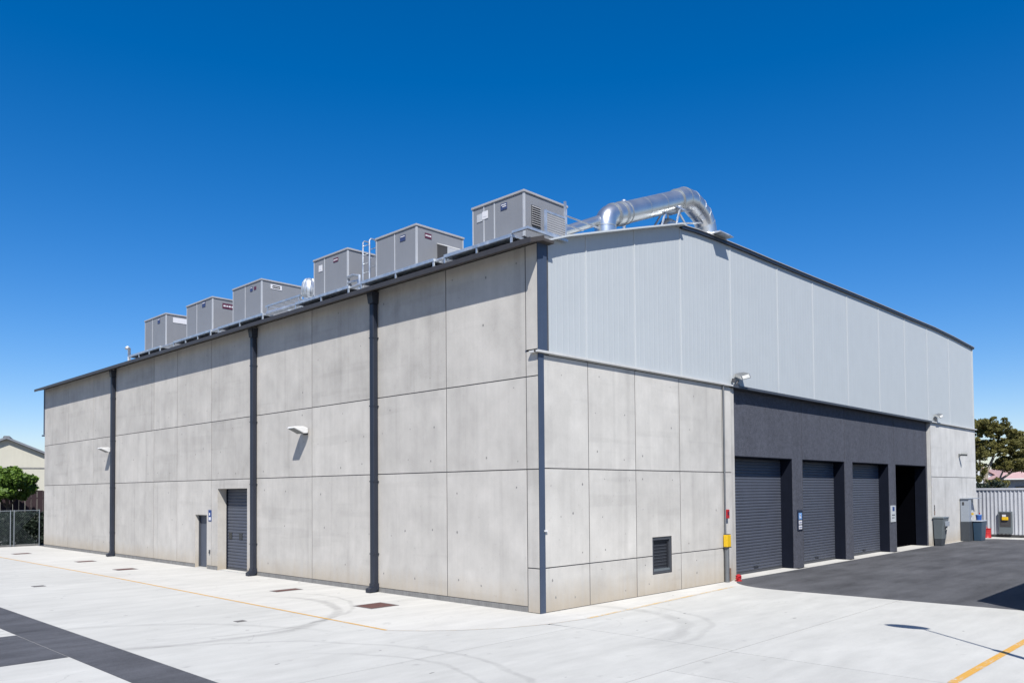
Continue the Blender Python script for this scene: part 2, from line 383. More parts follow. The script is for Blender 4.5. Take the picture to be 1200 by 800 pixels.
# ------------------------------------------------------------------ ground
structure(MB().box(-500, 700, -500, 700, -1.0, -0.12).build('ground', 'far_ground'))
yard = structure(MB().box(-60, 41, -60, 60, -0.118, -0.03).build('concrete_yard', 'joint_dark'))
g = 0.009
curve = [(-3.77, 0.94), (-3.3, 0.30), (-2.73, -0.22), (-1.9, -0.75), (-0.98, -1.08)]
shift = lambda q, d: [(x - d * 0.7, y - d * 0.7) for x, y in q]
SL = [([(-3.76, 46)] + curve + [(0.055, -1.23), (0.055, 46)], 'apron_concrete'),
      ([(0.057, -1.23), (3.5, -1.04), (7.8, -0.79), (40.5, -0.79), (40.5, 0.055), (0.057, 0.055)], 'apron_concrete'),
      ([(-59, -1.81 + g), (-0.9 - g, -1.81 + g), (-0.99, -1.10)] + [(x - 0.003, y - 0.004) for x, y in reversed(curve[:-1])] + [(-3.764, 46), (-59, 46)], 'yard_concrete'),
      ([(-59, -5.48 + g), (-0.9 - g, -5.48 + g), (-0.9 - g, -1.81 - g), (-59, -1.81 - g)], 'yard_concrete'),
      ([(-0.9 + g, -5.48 + g), (40.5, -5.48 + g), (40.5, -0.794), (7.8, -0.794), (3.5, -1.044), (0.057, -1.234), (-0.9 + g, -1.10)], 'yard_concrete'),
      ([(-59, -40), (-3.05 - g, -40), (-3.05 - g, -5.48 - g), (-59, -5.48 - g)], 'yard_concrete'),
      ([(-3.05 + g, -40), (-1 - g, -40), (-1 - g, -5.48 - g), (-3.05 + g, -5.48 - g)], 'yard_concrete'),
      ([(-1 + g, -40), (40.5, -40), (40.5, -5.48 - g), (-1 + g, -5.48 - g)], 'yard_concrete')]
for poly, m in SL: slab('concrete_slab', poly, -0.029, 0.0, m, yard)
# asphalt in front of the roller doors, with its rounded corner
cor = [(7.85 + 1.75 * (1 - math.cos(t)), -2.2 + 2.1 * math.sin(t)) for t in np.linspace(0, math.pi / 2, 12)]
asp = [(7.85, -59), (37.2, -59), (37.2, -0.9), (36.6, -0.30), (34.0, -0.16), (29.6, -0.05), (9.62, -0.04)] + [tuple(q) for q in reversed(cor)]
structure(slab('asphalt_driveway', asp, 0.001, 0.005, 'asphalt'))
structure(slab('asphalt_strip', [(-9.25, -15.49), (-8.35, -15.49), (-8.35, 45), (-9.25, 45)], 0.001, 0.0050, 'asphalt_old'))
structure(slab('asphalt_strip', [(-15.78, 3.0), (-9.262, 3.0), (-9.262, 6.25), (-15.78, 6.25)], 0.001, 0.0045, 'asphalt_old'))
structure(slab('added_road', [(-59.5, -59), (-15.8, -59), (-15.8, 59), (-59.5, 59)], 0.001, 0.0052, 'asphalt'))  # unseen asphalt added to cut light bounced onto the shaded walls
structure(slab('added_road', [(-15.79, -59), (7.84, -59), (7.84, -15.5), (-15.79, -15.5)], 0.001, 0.0052, 'asphalt'))  # second unseen sheet, also added to lessen the bounced light
# painted lines
def strip(pts, w):
    v = []; f = []
    for i, q in enumerate(pts):
        a = Vector(pts[max(i - 1, 0)]); b = Vector(pts[min(i + 1, len(pts) - 1)]); d = (b - a).normalized(); n_ = Vector((-d.y, d.x)) * w / 2
        v += [(q[0] + n_.x, q[1] + n_.y, 0.004), (q[0] - n_.x, q[1] - n_.y, 0.004)]
        if i: f.append((2 * i - 2, 2 * i - 1, 2 * i + 1, 2 * i))
    return MB().add(v, f)
structure(strip([(-3.85, 45), (-3.62, 16), (-3.72, 6.6), (-3.77, 0.95)], 0.07).build('yellow_line', 'yellow_paint'))
structure(strip([(-3.76, 0.90), (-3.3, 0.30), (-2.73, -0.22), (-1.9, -0.75), (-1.0, -1.07), (0.2, -1.25)], 0.04).build('yellow_line', 'yellow_paint_ghost'))
structure(strip([(0.25, -1.25), (3.5, -1.05), (7.75, -0.80)], 0.10).build('yellow_line', 'yellow_paint_faded'))
structure(strip([(-0.95, -9.08), (7.80, -9.16)], 0.13).build('yellow_line', 'yellow_paint'))

# ------------------------------------------------------------------ the warehouse
W = thing('warehouse', 'long grey concrete warehouse with pale metal gable and four charcoal roller door bays', 'warehouse', (0, 0, 0))
LH = 8.84; WID = 37.45; LEN = 37.5
# side wall (x = 0) with its precast panels
side_holes = [(17.33, 18.36, -1, 2.08), (14.14, 16.45, -1, 3.09)]
mb = MB(); holed(mb, 0, 0.0105, 0.42, 0.02, LEN, 0.0, LH, side_holes)
side = mb.build('side_wall', 'joint_dark', W)
ys = [0.0, 0.39, 3.30, 6.38, 9.87, 13.50, 16.97, 20.05, 22.40, 26.88, 29.76, 33.54, LEN]
zs = [0.13, 3.42, 5.65, LH - 0.005]
J = 0.013
panels = []
def concrete_panel(axis, u0, u1, v0, v1, holes, parent):
    hs = [h for h in holes if h[0] < u1 and h[1] > u0 and h[2] < v1 and h[3] > v0]
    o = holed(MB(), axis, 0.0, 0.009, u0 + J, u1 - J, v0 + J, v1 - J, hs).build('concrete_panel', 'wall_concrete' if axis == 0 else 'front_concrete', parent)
    b = o.modifiers.new('bevel', 'BEVEL'); b.width = 0.003; b.segments = 1; b.limit_method = 'ANGLE'
    panels.append((axis, u0, u1, v0, v1, hs)); return o
for i in range(len(ys) - 1):
    rows = zs if i else [0.0, 1.06, 3.42, 5.65, LH - 0.005]
    for j in range(len(rows) - 1):
        concrete_panel(0, ys[i] + (0.0 if i else 0.0), ys[i + 1], rows[j], rows[j + 1], side_holes, side)
MB().box(0.003, 0.0100, 0.40, 14.12, 0.0, 0.128).build('plinth', 'plinth_grey', side)
MB().box(0.003, 0.0100, 16.47, 17.31, 0.0, 0.128).build('plinth', 'plinth_grey', side)
MB().box(0.003, 0.0100, 18.38, LEN, 0.0, 0.128).build('plinth', 'plinth_grey', side)
# front wall (y = 0)
win = (4.70, 5.68, 0.54, 1.58)
front = holed(MB(), 1, 0.0105, 0.30, 0.425, 9.20, 0.0, 6.18, [win]).build('front_wall', 'joint_dark', W)
xs = [0.19, 1.90, 3.95, 6.17, 8.63]
for i in range(4):
    for a, b in ((0.0, 1.06), (1.06, 3.44), (3.44, 6.17)): concrete_panel(1, xs[i], xs[i + 1], a, b, [win], front)
for a, b in ((0.0, 3.44), (3.44, 6.17)): concrete_panel(1, 8.63, 9.22, a, b, [], front)
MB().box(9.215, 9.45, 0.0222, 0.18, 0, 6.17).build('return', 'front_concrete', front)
front2 = MB().box(29.6, WID, 0.0105, 0.30, 0, 6.18).build('front_wall', 'joint_dark', W)
holed(MB(), 1, 0.0, 0.009, 29.38, WID, 0.0, 3.44, []).build('concrete_panel', 'end_concrete', front2)
holed(MB(), 1, 0.0, 0.009, 29.38, WID, 3.470, 6.17, []).build('concrete_panel', 'end_concrete', front2)
MB().box(29.381, 29.595, 0.0205, 0.40, 0, 6.165).build('return', 'end_concrete', front2)
# tie holes cast into the panels
tm = {0: MB(), 1: MB()}
for axis, u0, u1, v0, v1, hs in panels:
    if u1 - u0 < 0.7: continue
    nu = 3 if u1 - u0 > 2.6 else 2
    for k in range(nu):
        for q in (0.14, 0.5, 0.86) if v1 - v0 > 1.5 else (0.3, 0.75):
            u = u0 + (u1 - u0) * ((k + 0.5) / nu) + rnd.uniform(-0.25, 0.25); v = v0 + (v1 - v0) * q + rnd.uniform(-0.12, 0.12)
            if rnd.random() < 0.45 or any(h[0] - .1 < u < h[1] + .1 and h[2] - .1 < v < h[3] + .1 for h in hs): continue
            r = rnd.uniform(0.013, 0.028); n_ = 8; m = tm[axis]; ring = []
            for t in range(n_):
                du, dv = r * math.cos(2 * math.pi * t / n_), r * math.sin(2 * math.pi * t / n_) * rnd.uniform(1, 1.6)
                ring.append((-0.0025, u + du, v + dv) if axis == 0 else (u + du, -0.0025, v + dv))
            m.add(ring, [tuple(range(n_)) if axis == 1 else tuple(reversed(range(n_)))])
stuff(tm[0].build('tie_holes', 'tie_plug', side)); stuff(tm[1].build('tie_holes', 'tie_plug', front))

# dark rendered door bays, front face at y = 0.18
DF = 0.18; DB = 0.66; H = 4.0
bays = [(9.62, 14.00), (14.86, 18.83), (19.66, 23.90), (24.78, 29.18)]
edges = [9.46, 14.84, 18.88, 24.62, 29.37]
dark = MB().box(9.46, 29.37, DB, DB + 0.2, H + 0.02, 6.17).build('dark_facade', 'jamb_navy', W)
for i in range(4):
    hs = [(a, b, -1, H) for a, b in bays]
    o = holed(MB(), 1, DF, DB - 0.002, edges[i] + 0.014, edges[i + 1] - 0.014, 0.0, 6.165, hs).build('facade_panel', 'dark_render', dark)
MB().box(9.47, 29.36, DF + 0.015, DB - 0.05, 4.2, 6.16).build('backing', 'jamb_navy', dark)
for a, b in bays:                                   # smooth navy linings of the reveals
    for x in (a, b):
        s_ = 1 if x == a else -1
        MB().box(x + s_ * 0.002, x + s_ * 0.03, DF + 0.012, DB + 0.05, 0.006, H - 0.004).build('jamb_lining', 'jamb_navy', dark)
    MB().box(a + 0.032, b - 0.032, DF + 0.012, DB + 0.05, H - 0.03, H - 0.003).build('head_lining', 'jamb_navy', dark)
    MB().box(a - 0.0, b + 0.0, -0.035, 0.95, -0.02, 0.012).build('threshold', 'apron_concrete', dark)

def slats(mb, axis, a, u0, u1, z0, z1, pitch, depth, sgn):
    """Curtain of curved slats; sgn points to the outside"""
    n_ = max(1, int(round((z1 - z0) / pitch))); h = (z1 - z0) / n_
    prof = [(0.0, 0.0), (0.10, 0.85), (0.45, 1.0), (0.80, 0.75), (0.92, 0.0)]
    pr = []
    for i in range(n_):
        for q, d in prof: pr.append((z0 + (i + q) * h, a + sgn * depth * d))
    pr.append((z1, a))
    v = []; f = []
    for z, d in pr:
        v += [(d, u0, z), (d, u1, z)] if axis == 0 else [(u0, d, z), (u1, d, z)]
    for i in range(len(pr) - 1):
        q = (2 * i, 2 * i + 1, 2 * i + 3, 2 * i + 2); f.append(q if axis == 1 else tuple(reversed(q)))
    return mb.add(v, f)
for k in range(3):
    a, b = bays[k]; a += 0.035; b -= 0.035
    o = slats(MB(), 1, 0.62, a, b, 0.10, H - 0.035, 0.105, 0.022, -1).build('roller_door', 'door_slat', W)
    MB().box(a + 0.06, b - 0.06, 0.585, 0.635, 0.014, 0.098).build('bottom_bar', 'frame_grey', o)
    MB().box(a, a + 0.05, 0.575, 0.66, 0.014, H - 0.035).build('guide_rail', 'jamb_navy', o)
    MB().box(b - 0.05, b, 0.575, 0.66, 0.014, H - 0.035).build('guide_rail', 'jamb_navy', o)
    c = (a + b) / 2 + 0.1
    MB().box(c - 0.16, c + 0.16, 0.56, 0.58, 0.20, 0.23).box(c - 0.16, c - 0.13, 0.575, 0.60, 0.20, 0.23).box(c + 0.13, c + 0.16, 0.575, 0.60, 0.20, 0.23).build('handle', 'louvre_dark', o)
# fourth bay: open dark lobby with an inner door
a, b = bays[3]
lob = MB()
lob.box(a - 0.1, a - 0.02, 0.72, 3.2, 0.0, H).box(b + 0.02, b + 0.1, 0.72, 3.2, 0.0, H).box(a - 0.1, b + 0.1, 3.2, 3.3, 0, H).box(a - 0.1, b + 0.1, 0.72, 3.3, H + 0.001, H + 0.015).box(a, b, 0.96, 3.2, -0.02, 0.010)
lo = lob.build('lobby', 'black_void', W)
MB().box(a + 0.8, b - 1.2, 3.12, 3.19, 0.012, 2.9).build('inner_door', 'jamb_navy', lo)
MB().box(a + 0.7, a + 0.8, 3.10, 3.19, 0.012, 3.0).box(b - 1.2, b - 1.1, 3.10, 3.19, 0.012, 3.0).box(a + 0.7, b - 1.1, 3.10, 3.19, 3.0, 3.1).build('door_frame', 'black_void', lo)

# doors of the side wall, with concrete reveals
for (a_, b_, c_, h_) in side_holes:
    MB().box(0.001, 0.40, b_ - 0.012, b_ - 0.001, 0.0, h_ - 0.013).build('reveal', 'wall_concrete', side)
    MB().box(0.001, 0.40, a_ + 0.001, a_ + 0.012, 0.0, h_ - 0.013).build('reveal', 'wall_concrete', side)
    MB().box(0.001, 0.40, a_ + 0.001, b_ - 0.001, h_ - 0.012, h_ - 0.001).build('reveal', 'wall_concrete', side)
o = MB().box(0.20, 0.25, 17.40, 18.29, 0.03, 2.02).build('entry_door', 'door_leaf', W, bevel=0.004)
MB().box(0.14, 0.30, 18.29, 18.345, 0.02, 2.065).box(0.14, 0.30, 17.345, 17.40, 0.02, 2.065).box(0.14, 0.30, 17.40, 18.29, 2.02, 2.065).build('door_frame', 'frame_grey', o)
MB().box(0.13, 0.20, 17.46, 17.49, 1.00, 1.03).box(0.13, 0.15, 17.46, 17.62, 1.00, 1.03).build('handle', 'louvre_dark', o)
MB().box(0.06, 0.42, 17.345, 18.345, 0.0, 0.018).build('threshold', 'apron_concrete', o)
o = slats(MB(), 0, 0.40, 14.16, 16.43, 0.10, 3.07, 0.12, 0.022, -1).build('roller_door', 'door_slat', W)
MB().box(0.37, 0.41, 14.16, 16.43, 0.02, 0.098).build('bottom_bar', 'frame_grey', o)
for q in (14.16, 16.38): MB().box(0.345, 0.42, q, q + 0.05, 0.02, 3.07).build('guide_rail', 'jamb_navy', o)
for q in (14.38, 15.22, 16.02):
    w = MB().box(0.365, 0.385, q, q + 0.24, 1.18, 1.42).build('window_pane', 'house_glass', o)
MB().box(0.06, 0.45, 14.16, 16.43, 0.0, 0.018).build('threshold', 'apron_concrete', o)
MB().box(0.44, 0.5, 14.0, 18.5, 0.0, 3.3).build('inner_screen', 'black_void', W)

# louvred window in the front wall
x0, x1, z0, z1 = win
o = MB().box(x0 + 0.01, x0 + 0.08, 0.02, 0.14, z0 + 0.01, z1 - 0.01).box(x1 - 0.08, x1 - 0.01, 0.02, 0.14, z0 + 0.01, z1 - 0.01).box(x0 + 0.08, x1 - 0.08, 0.02, 0.14, z1 - 0.09, z1 - 0.01).box(x0 + 0.08, x1 - 0.08, 0.02, 0.14, z0 + 0.01, z0 + 0.08).build('window', 'frame_grey', W, bevel=0.004)
MB().box(x0 + 0.08, x1 - 0.08, 0.10, 0.12, z0 + 0.08, z1 - 0.09).build('pane', 'louvre_dark', o)
MB().box(x0 + 0.10, x0 + 0.14, 0.06, 0.098, z0 + 0.10, z1 - 0.11).box(x1 - 0.14, x1 - 0.10, 0.06, 0.098, z0 + 0.10, z1 - 0.11).box(x0 + 0.14, x1 - 0.14, 0.06, 0.098, z1 - 0.15, z1 - 0.11).build('inner_frame', 'louvre_dark', o)
for k in range(8): MB().box(x0 + 0.15, x1 - 0.15, 0.085, 0.098, z0 + 0.15 + k * 0.09, z0 + 0.17 + k * 0.09).build('slat', 'frame_grey', o)
MB().box(x0 + 0.082, x1 - 0.082, 0.03, 0.098, z0 + 0.082, z0 + 0.14).build('sill', 'bin_grey', o)

# gable cladding above, following the curved roof line
prof = [(-0.60, 8.93), (0.19, 8.92), (0.99, 9.21), (2.19, 9.57), (4.11, 10.14), (6.21, 10.75), (7.26, 10.83), (8.49, 10.87), (10.51, 10.90), (12.38, 10.91), (15.6, 10.95), (19.3, 11.01), (21.7, 11.04), (26.7, 11.08), (30.3, 11.12), (33.7, 11.08), (37.6, 10.97)]
px_, pz_ = zip(*prof)
def ztop(x): return float(np.interp(x, px_, pz_))
CY = 0.04
gab = []
for x in [0.33] + [q for q in px_ if 0.33 < q < WID] + [WID]: gab.append((x, ztop(x) - (0.05 if x < 6.3 else 0.11)))
back = MB().prism([(0.43, 6.2)] + [(WID - .01, 6.2)] + list(reversed([(max(q, 0.43) if q < 1 else min(q, WID - .01), z - 0.02) for q, z in gab])), 1, CY + 0.03, 0.42).build('gable_wall', 'cladding_trim', W)
seams = [0.33, 1.92, 4.06, 6.40, 9.39, 12.74, 15.71, 19.05, 22.60, 25.96, 29.30, 32.90, WID]
for i in range(len(seams) - 1):
    s0, s1 = seams[i] + 0.012, seams[i + 1] - 0.012
    n_ = max(3, int(round((s1 - s0) / 0.23))); pt = (s1 - s0) / n_
    v = []
    for k in range(n_):
        x = s0 + k * pt
        v += [(x, CY), (x + pt * 0.70, CY), (x + pt * 0.78, CY - 0.0022), (x + pt * 0.92, CY - 0.0022)]
    v.append((s1, CY))
    vv = []; f = []
    for k, (x, y) in enumerate(v):
        vv += [(x, y, 6.26), (x, y, ztop(x) - (0.047 if seams[i + 1] < 6.5 else 0.095))]
        if k: f.append((2 * k - 2, 2 * k, 2 * k + 1, 2 * k - 1))
    MB().add(vv, f).build('cladding_panel', 'cladding', back)
    if 0 < i: MB().box(seams[i] - 0.022, seams[i] + 0.022, CY - 0.016, CY + 0.02, 6.26, ztop(seams[i]) - (0.05 if i < 3 else 0.10)).build('cover_strip', 'cladding_trim', back)
MB().box(WID - 0.09, WID + 0.02, CY - 0.03, 0.46, 6.27, ztop(WID) - 0.11).build('corner_trim', 'cladding_trim', back)

# roof skin with a flat plant deck behind the eave, and its verge caps
deck = [(-0.49, 8.797), (0.02, 8.965), (2.2, 8.965), (2.2, 9.50), (6.08, 10.66), (8.15, 10.80), (12.9, 10.86), (19.15, 10.95), (27.8, 11.03), (31.9, 11.02), (37.55, 10.88)]
low = [(x, z - 0.003 if x < 1 else z - 0.12) for x, z in reversed(deck)]
roof = MB().prism(deck + low, 1, 0.43, LEN + 0.15).build('roof', 'roof_metal', W)
def cap(x_from, x_to, y0, y1, t0, t1, name, mat):
    q = [x_from] + [x for x in px_ if x_from < x < x_to] + [x_to]
    return MB().prism([(x, ztop(x) + t1) for x in q] + [(x, ztop(x) + t0) for x in reversed(q)], 1, y0, y1).build(name, mat, roof)
cap(0.30, 6.38, -0.19, 0.43, -0.045, 0.0, 'verge_capping', 'cladding_trim')
cap(6.385, 37.56, -0.05, 0.43, -0.105, -0.017, 'verge_shade_fascia', 'downpipe_paint')  # dark colour stands in for the shadow under the capping
cap(6.385, 37.60, -0.075, 0.44, -0.015, 0.008, 'verge_capping', 'unit_lid')
# eave along the side wall
ev = MB().prism([(-0.50, 8.685), (0.0, 8.842), (0.0, 8.96), (-0.50, 8.79)], 1, -0.24, LEN + 0.03).build('eave_soffit', 'soffit_paint', W)
MB().box(0.002, 0.40, -0.20, LEN - 0.01, 8.845, 8.91).build('wall_plate', 'soffit_paint', ev)
MB().prism([(-0.535, 8.672), (-0.502, 8.672), (-0.502, 8.80), (-0.535, 8.795)], 1, -0.26, LEN + 0.05).build('gutter', 'gutter_paint', ev)
# ledge between concrete and cladding
led = MB().box(-0.10, 9.24, -0.095, 0.036, 6.195, 6.25).build('ledge_flashing', 'flashing_white', W, bevel=0.004)
MB().box(9.245, 29.36, -0.10, 0.18, 6.175, 6.255).build('ledge_fascia', 'fascia_paint', led)
MB().box(29.365, WID + 0.12, -0.095, 0.036, 6.195, 6.25).build('ledge_end', 'flashing_white', led)
MB().box(-0.10, -0.003, -0.02, 0.20, 6.195, 6.25).build('ledge_return', 'flashing_white', led)
# corner flashing, wider above the ledge
MB().box(0.0, 0.33, -0.016, 0.0, 6.252, 8.85).box(0.0, 0.33, 0.0, 0.41, 6.252, 6.3).build('corner_flashing', 'corner_metal', W)
MB().box(0.0, 0.19, -0.020, -0.003, 0.0, 6.19).build('corner_flashing', 'corner_metal', W)
MB().box(0.15, 0.24, -0.05, -0.021, 1.93, 1.97).build('clip', 'white_plastic', W)
MB().box(-0.02, 0.13, LEN + 0.01, LEN + 0.16, 6.3, 8.84).box(-0.08, 0.2, LEN, LEN + 0.25, 6.2, 6.28).build('corner_flashing', 'corner_metal', W)
# rear and right sides close the box
MB().box(0.43, WID, LEN - 0.3, LEN, 0, 8.8).build('rear_wall', 'wall_concrete', W)
MB().prism([(0.43, 8.8), (WID, 8.8), (WID, 10.7), (27, 11.1), (8, 10.7), (6, 10.5), (0.43, 8.81)], 1, LEN - 0.3, LEN - 0.05).build('rear_gable', 'cladding', W)
MB().box(WID - 0.3, WID - 0.005, 0.47, LEN - 0.31, 0, 6.2).build('right_wall', 'wall_concrete', W)
MB().box(WID - 0.28, WID - 0.02, 0.47, LEN - 0.31, 6.2, 10.66).build('right_cladding', 'cladding', W)

# downpipes on the side wall
for y in (6.38, 13.50, 26.88):
    w = 0.095
    o = MB().box(-0.20, -0.02, y - w, y + w, 0.22, 8.42).build('downpipe', 'downpipe_paint', W, bevel=0.03)
    MB().frustum((-0.22, -0.01, y - 0.11, y + 0.11), (-0.26, -0.01, y - 0.14, y + 0.14), 8.42, 8.74).build('rainwater_head', 'downpipe_paint', o)
    MB().prism([(-0.21, 0.26), (-0.015, 0.26), (-0.015, 0.10), (-0.16, 0.03), (-0.34, 0.015), (-0.34, 0.12), (-0.21, 0.17)], 1, y - w - 0.01, y + w + 0.01).build('shoe', 'downpipe_paint', o)
    for z in (1.1, 3.2, 5.4, 7.4): MB().box(-0.203, -0.003, y - w - 0.008, y + w + 0.008, z, z + 0.03).build('bracket', 'downpipe_paint', o)
# grey conduit beside the first bay
o = MB().tube([(8.67, -0.05, 1.30), (8.67, -0.05, 6.19)], 0.028, 8).build('conduit', 'pipe_grey', W, smooth=True)
MB().tube([(8.66, -0.09, 0.0), (8.66, -0.09, 1.08)], 0.075, 12).build('standpipe', 'pipe_grey', W, smooth=True)
MB().tube([(8.90, -0.07, 0.0), (8.90, -0.07, 0.42)], 0.03, 8).build('pipe_stub', 'pipe_rust', W, smooth=True)

# ------------------------------------------------------------------ rooftop plant
UG = 'air handling units along the roof edge'
def platform(y0, y1, x1, label, guard=False):
    t = thing('steel_platform', label, 'platform', (0.6, (y0 + y1) / 2, 9.0), 'steel platforms under the roof units')
    MB().box(-0.42, -0.36, y0, y1, 8.985, 9.065).build('front_channel', 'galvanised', t)
    MB().box(x1 - 0.06, x1, y0, y1, 8.99, 9.05).build('rear_channel', 'galvanised', t)
    for y in (y0, y1 - 0.06): MB().box(-0.358, x1 - 0.062, y, y + 0.06, 8.99, 9.05).build('cross_channel', 'galvanised', t)
    MB().box(-0.35, x1 - 0.07, y0 + 0.07, y1 - 0.07, 9.01, 9.04).build('grating', 'galvanised', t)
    n_ = max(2, int((y1 - y0) / 1.1))
    for k in range(n_ + 1):
        y = y0 + 0.03 + (y1 - y0 - 0.06) * k / n_
        MB().box(-0.41, -0.37, y - 0.025, y + 0.025, 8.80, 8.984).build('stub_leg', 'galvanised', t)
        MB().box(x1 - 0.1, x1 - 0.065, y - 0.02, y + 0.02, 8.966, 9.009).build('stub_leg', 'galvanised', t)
    return t
def unit(y0, y1, x1, z1, label, cover, marks, dome=None):
    z0 = 9.042; x0 = 0.0
    t = thing('air_handling_unit', label, 'hvac unit', ((x0 + x1) / 2, (y0 + y1) / 2, z0), UG)
    body = MB().box(x0, x1, y0, y1, z0 + 0.04, z1 - 0.06).build('body', 'unit_grey', t, bevel=0.006)
    MB().box(x0 - 0.03, x1 + 0.03, y0 - 0.03, y1 + 0.03, z1 - 0.06, z1).build('lid', 'unit_lid', t, bevel=0.01)
    MB().box(x0 + 0.05, x1 - 0.05, y0 + 0.05, y1 - 0.05, z0, z0 + 0.04).build('base_rail', 'lamp_dark', t)
    MB().box(x0 - 0.008, x0 + 0.04, y0 - 0.008, y0 + 0.04, z0 + 0.05, z1 - 0.062).build('corner_post', 'unit_trim', t)
    for q in cover: MB().box(x0 - 0.008, x0 + 0.01, y0 + q - 0.018, y0 + q + 0.018, z0 + 0.05, z1 - 0.062).build('panel_strip', 'unit_trim', t)
    MB().box(x1 - 0.03, x1 + 0.006, y0 - 0.006, y0 + 0.03, z0 + 0.05, z1 - 0.062).build('corner_post', 'unit_trim', t)
    MB().box(x0 - 0.006, x0 + 0.03, y1 - 0.03, y1 + 0.006, z0 + 0.05, z1 - 0.062).build('corner_post', 'unit_trim', t)
    for side_, u, z, w, h, m, extra in marks:          # maker's plates and stickers
        if side_ == 'x': p_ = MB().box(x0 - 0.014, x0 - 0.004, u, u + w, z, z + h).build('label_plate', m, t)
        else: p_ = MB().box(u, u + w, y0 - 0.014, y0 - 0.004, z, z + h).build('label_plate', m, t)
        if extra:
            for a_, b_, c_, d_ in extra:               # pale lettering bars
                if side_ == 'x': MB().box(x0 - 0.018, x0 - 0.0145, u + w * a_, u + w * b_, z + h * c_, z + h * d_).build('lettering', 'label_white', p_)
                else: MB().box(u + w * a_, u + w * b_, y0 - 0.018, y0 - 0.0145, z + h * c_, z + h * d_).build('lettering', 'label_white', p_)
    if dome:
        MB().lathe(((x0 + x1) / 2 + dome[0], y0 + dome[1], z1), [(0.36, -0.01), (0.36, 0.10), (0.30, 0.17), (0.18, 0.21), (0.03, 0.23)], 20).build('fan_dome', 'white_plastic', t, smooth=True)
    return t
words = [(0.08, 0.26, 0.35, 0.65), (0.32, 0.44, 0.35, 0.65), (0.50, 0.68, 0.35, 0.65), (0.74, 0.92, 0.35, 0.65)]
bars = [(0.1, 0.9, 0.7, 0.85), (0.1, 0.7, 0.4, 0.55), (0.1, 0.8, 0.12, 0.25)]
PL = 'galvanised steel platform under the '
t1 = unit(0.41, 2.23, 1.61, 10.23, 'grey louvred air handling unit at the gable end of the roof edge', (1.02, 1.40),
     [('x', 0.98, 9.90, 0.22, 0.16, 'label_navy', bars[:2]), ('x', 1.66, 9.83, 0.20, 0.20, 'label_white', [(0.2, 0.8, 0.3, 0.7)]), ('x', 1.86, 9.80, 0.20, 0.20, 'unit_trim', None)])
lv = MB().box(0.26, 0.58, 0.395, 0.405, 9.42, 9.92).build('louvre', 'louvre_dark', t1)
for k in range(9): MB().prism([(0.360, 9.43 + k * 0.055), (0.394, 9.43 + k * 0.055), (0.394, 9.465 + k * 0.055)], 0, 0.27, 0.57).build('slat', 'unit_lid', lv)
platform(0.44, 2.9, 1.75, PL + 'louvred unit at the gable end')
t2 = unit(4.52, 6.38, 1.77, 10.38, 'grey air handling unit with a white intake hood facing the gable', (0.98,),
     [('y', 0.30, 10.05, 0.24, 0.14, 'label_maroon', words), ('x', 5.00, 10.02, 0.24, 0.16, 'label_navy', bars[:1])], (0.1, 1.0))
hd_ = MB().prism([(4.08, 9.80), (4.505, 9.97), (4.505, 9.99), (4.08, 9.83)], 0, 0.74, 1.68).build('intake_hood', 'white_plastic', t2)
for x in (0.75, 1.65): MB().prism([(4.10, 9.48), (4.505, 9.48), (4.505, 9.965), (4.10, 9.80)], 0, x, x + 0.02).build('cheek', 'lamp_dark', hd_)
MB().box(0.775, 1.645, 4.085, 4.10, 9.48, 9.795).build('hood_mesh', 'unit_trim', hd_)
MB().box(0.775, 1.645, 4.09, 4.49, 9.46, 9.478).build('drip_tray', 'unit_trim', hd_)
platform(3.3, 6.6, 1.9, PL + 'unit with the white intake hood')
unit(7.84, 9.74, 1.60, 10.43, 'grey air handling unit between the roof ladder and the ribbed ventilator', (1.28,),
     [('x', 8.35, 10.12, 0.26, 0.12, 'label_maroon', words), ('x', 9.24, 9.98, 0.20, 0.20, 'label_white', [(0.2, 0.8, 0.3, 0.7)])])
platform(7.2, 10.2, 1.75, PL + 'unit between roof ladder and ventilator')
unit(13.13, 15.25, 1.62, 10.49, 'grey air handling unit with a white domed fan and white label on its end', (1.18,),
     [('y', 0.35, 10.19, 0.44, 0.16, 'label_white', [(0.0, 0.0, 0.0, 0.0)]), ('y', 0.42, 10.22, 0.30, 0.10, 'label_maroon', words), ('x', 13.75, 10.15, 0.18, 0.16, 'label_navy', bars[:1]), ('x', 13.50, 10.17, 0.15, 0.11, 'label_maroon', None)], (0.0, 1.0))
platform(12.3, 15.6, 1.75, PL + 'unit with the white domed fan')
unit(16.91, 19.18, 1.60, 10.52, 'grey air handling unit with maroon end label, next to last towards the far fence', (1.35,),
     [('y', 0.40, 10.12, 0.50, 0.20, 'label_maroon', words), ('x', 17.5, 10.22, 0.28, 0.20, 'label_navy', bars[:1])])
platform(16.2, 19.5, 1.75, PL + 'unit with the maroon end label')
unit(21.21, 23.42, 1.60, 10.57, 'grey air handling unit standing last in the row towards the far fence', (1.40, ),
     [('y', 0.30, 10.20, 0.60, 0.22, 'label_white', [(0, 0, 0, 0)]), ('x', 21.8, 10.22, 0.24, 0.22, 'label_navy', bars[:1])])
platform(20.8, 24.2, 1.75, PL + 'last unit towards the far fence')

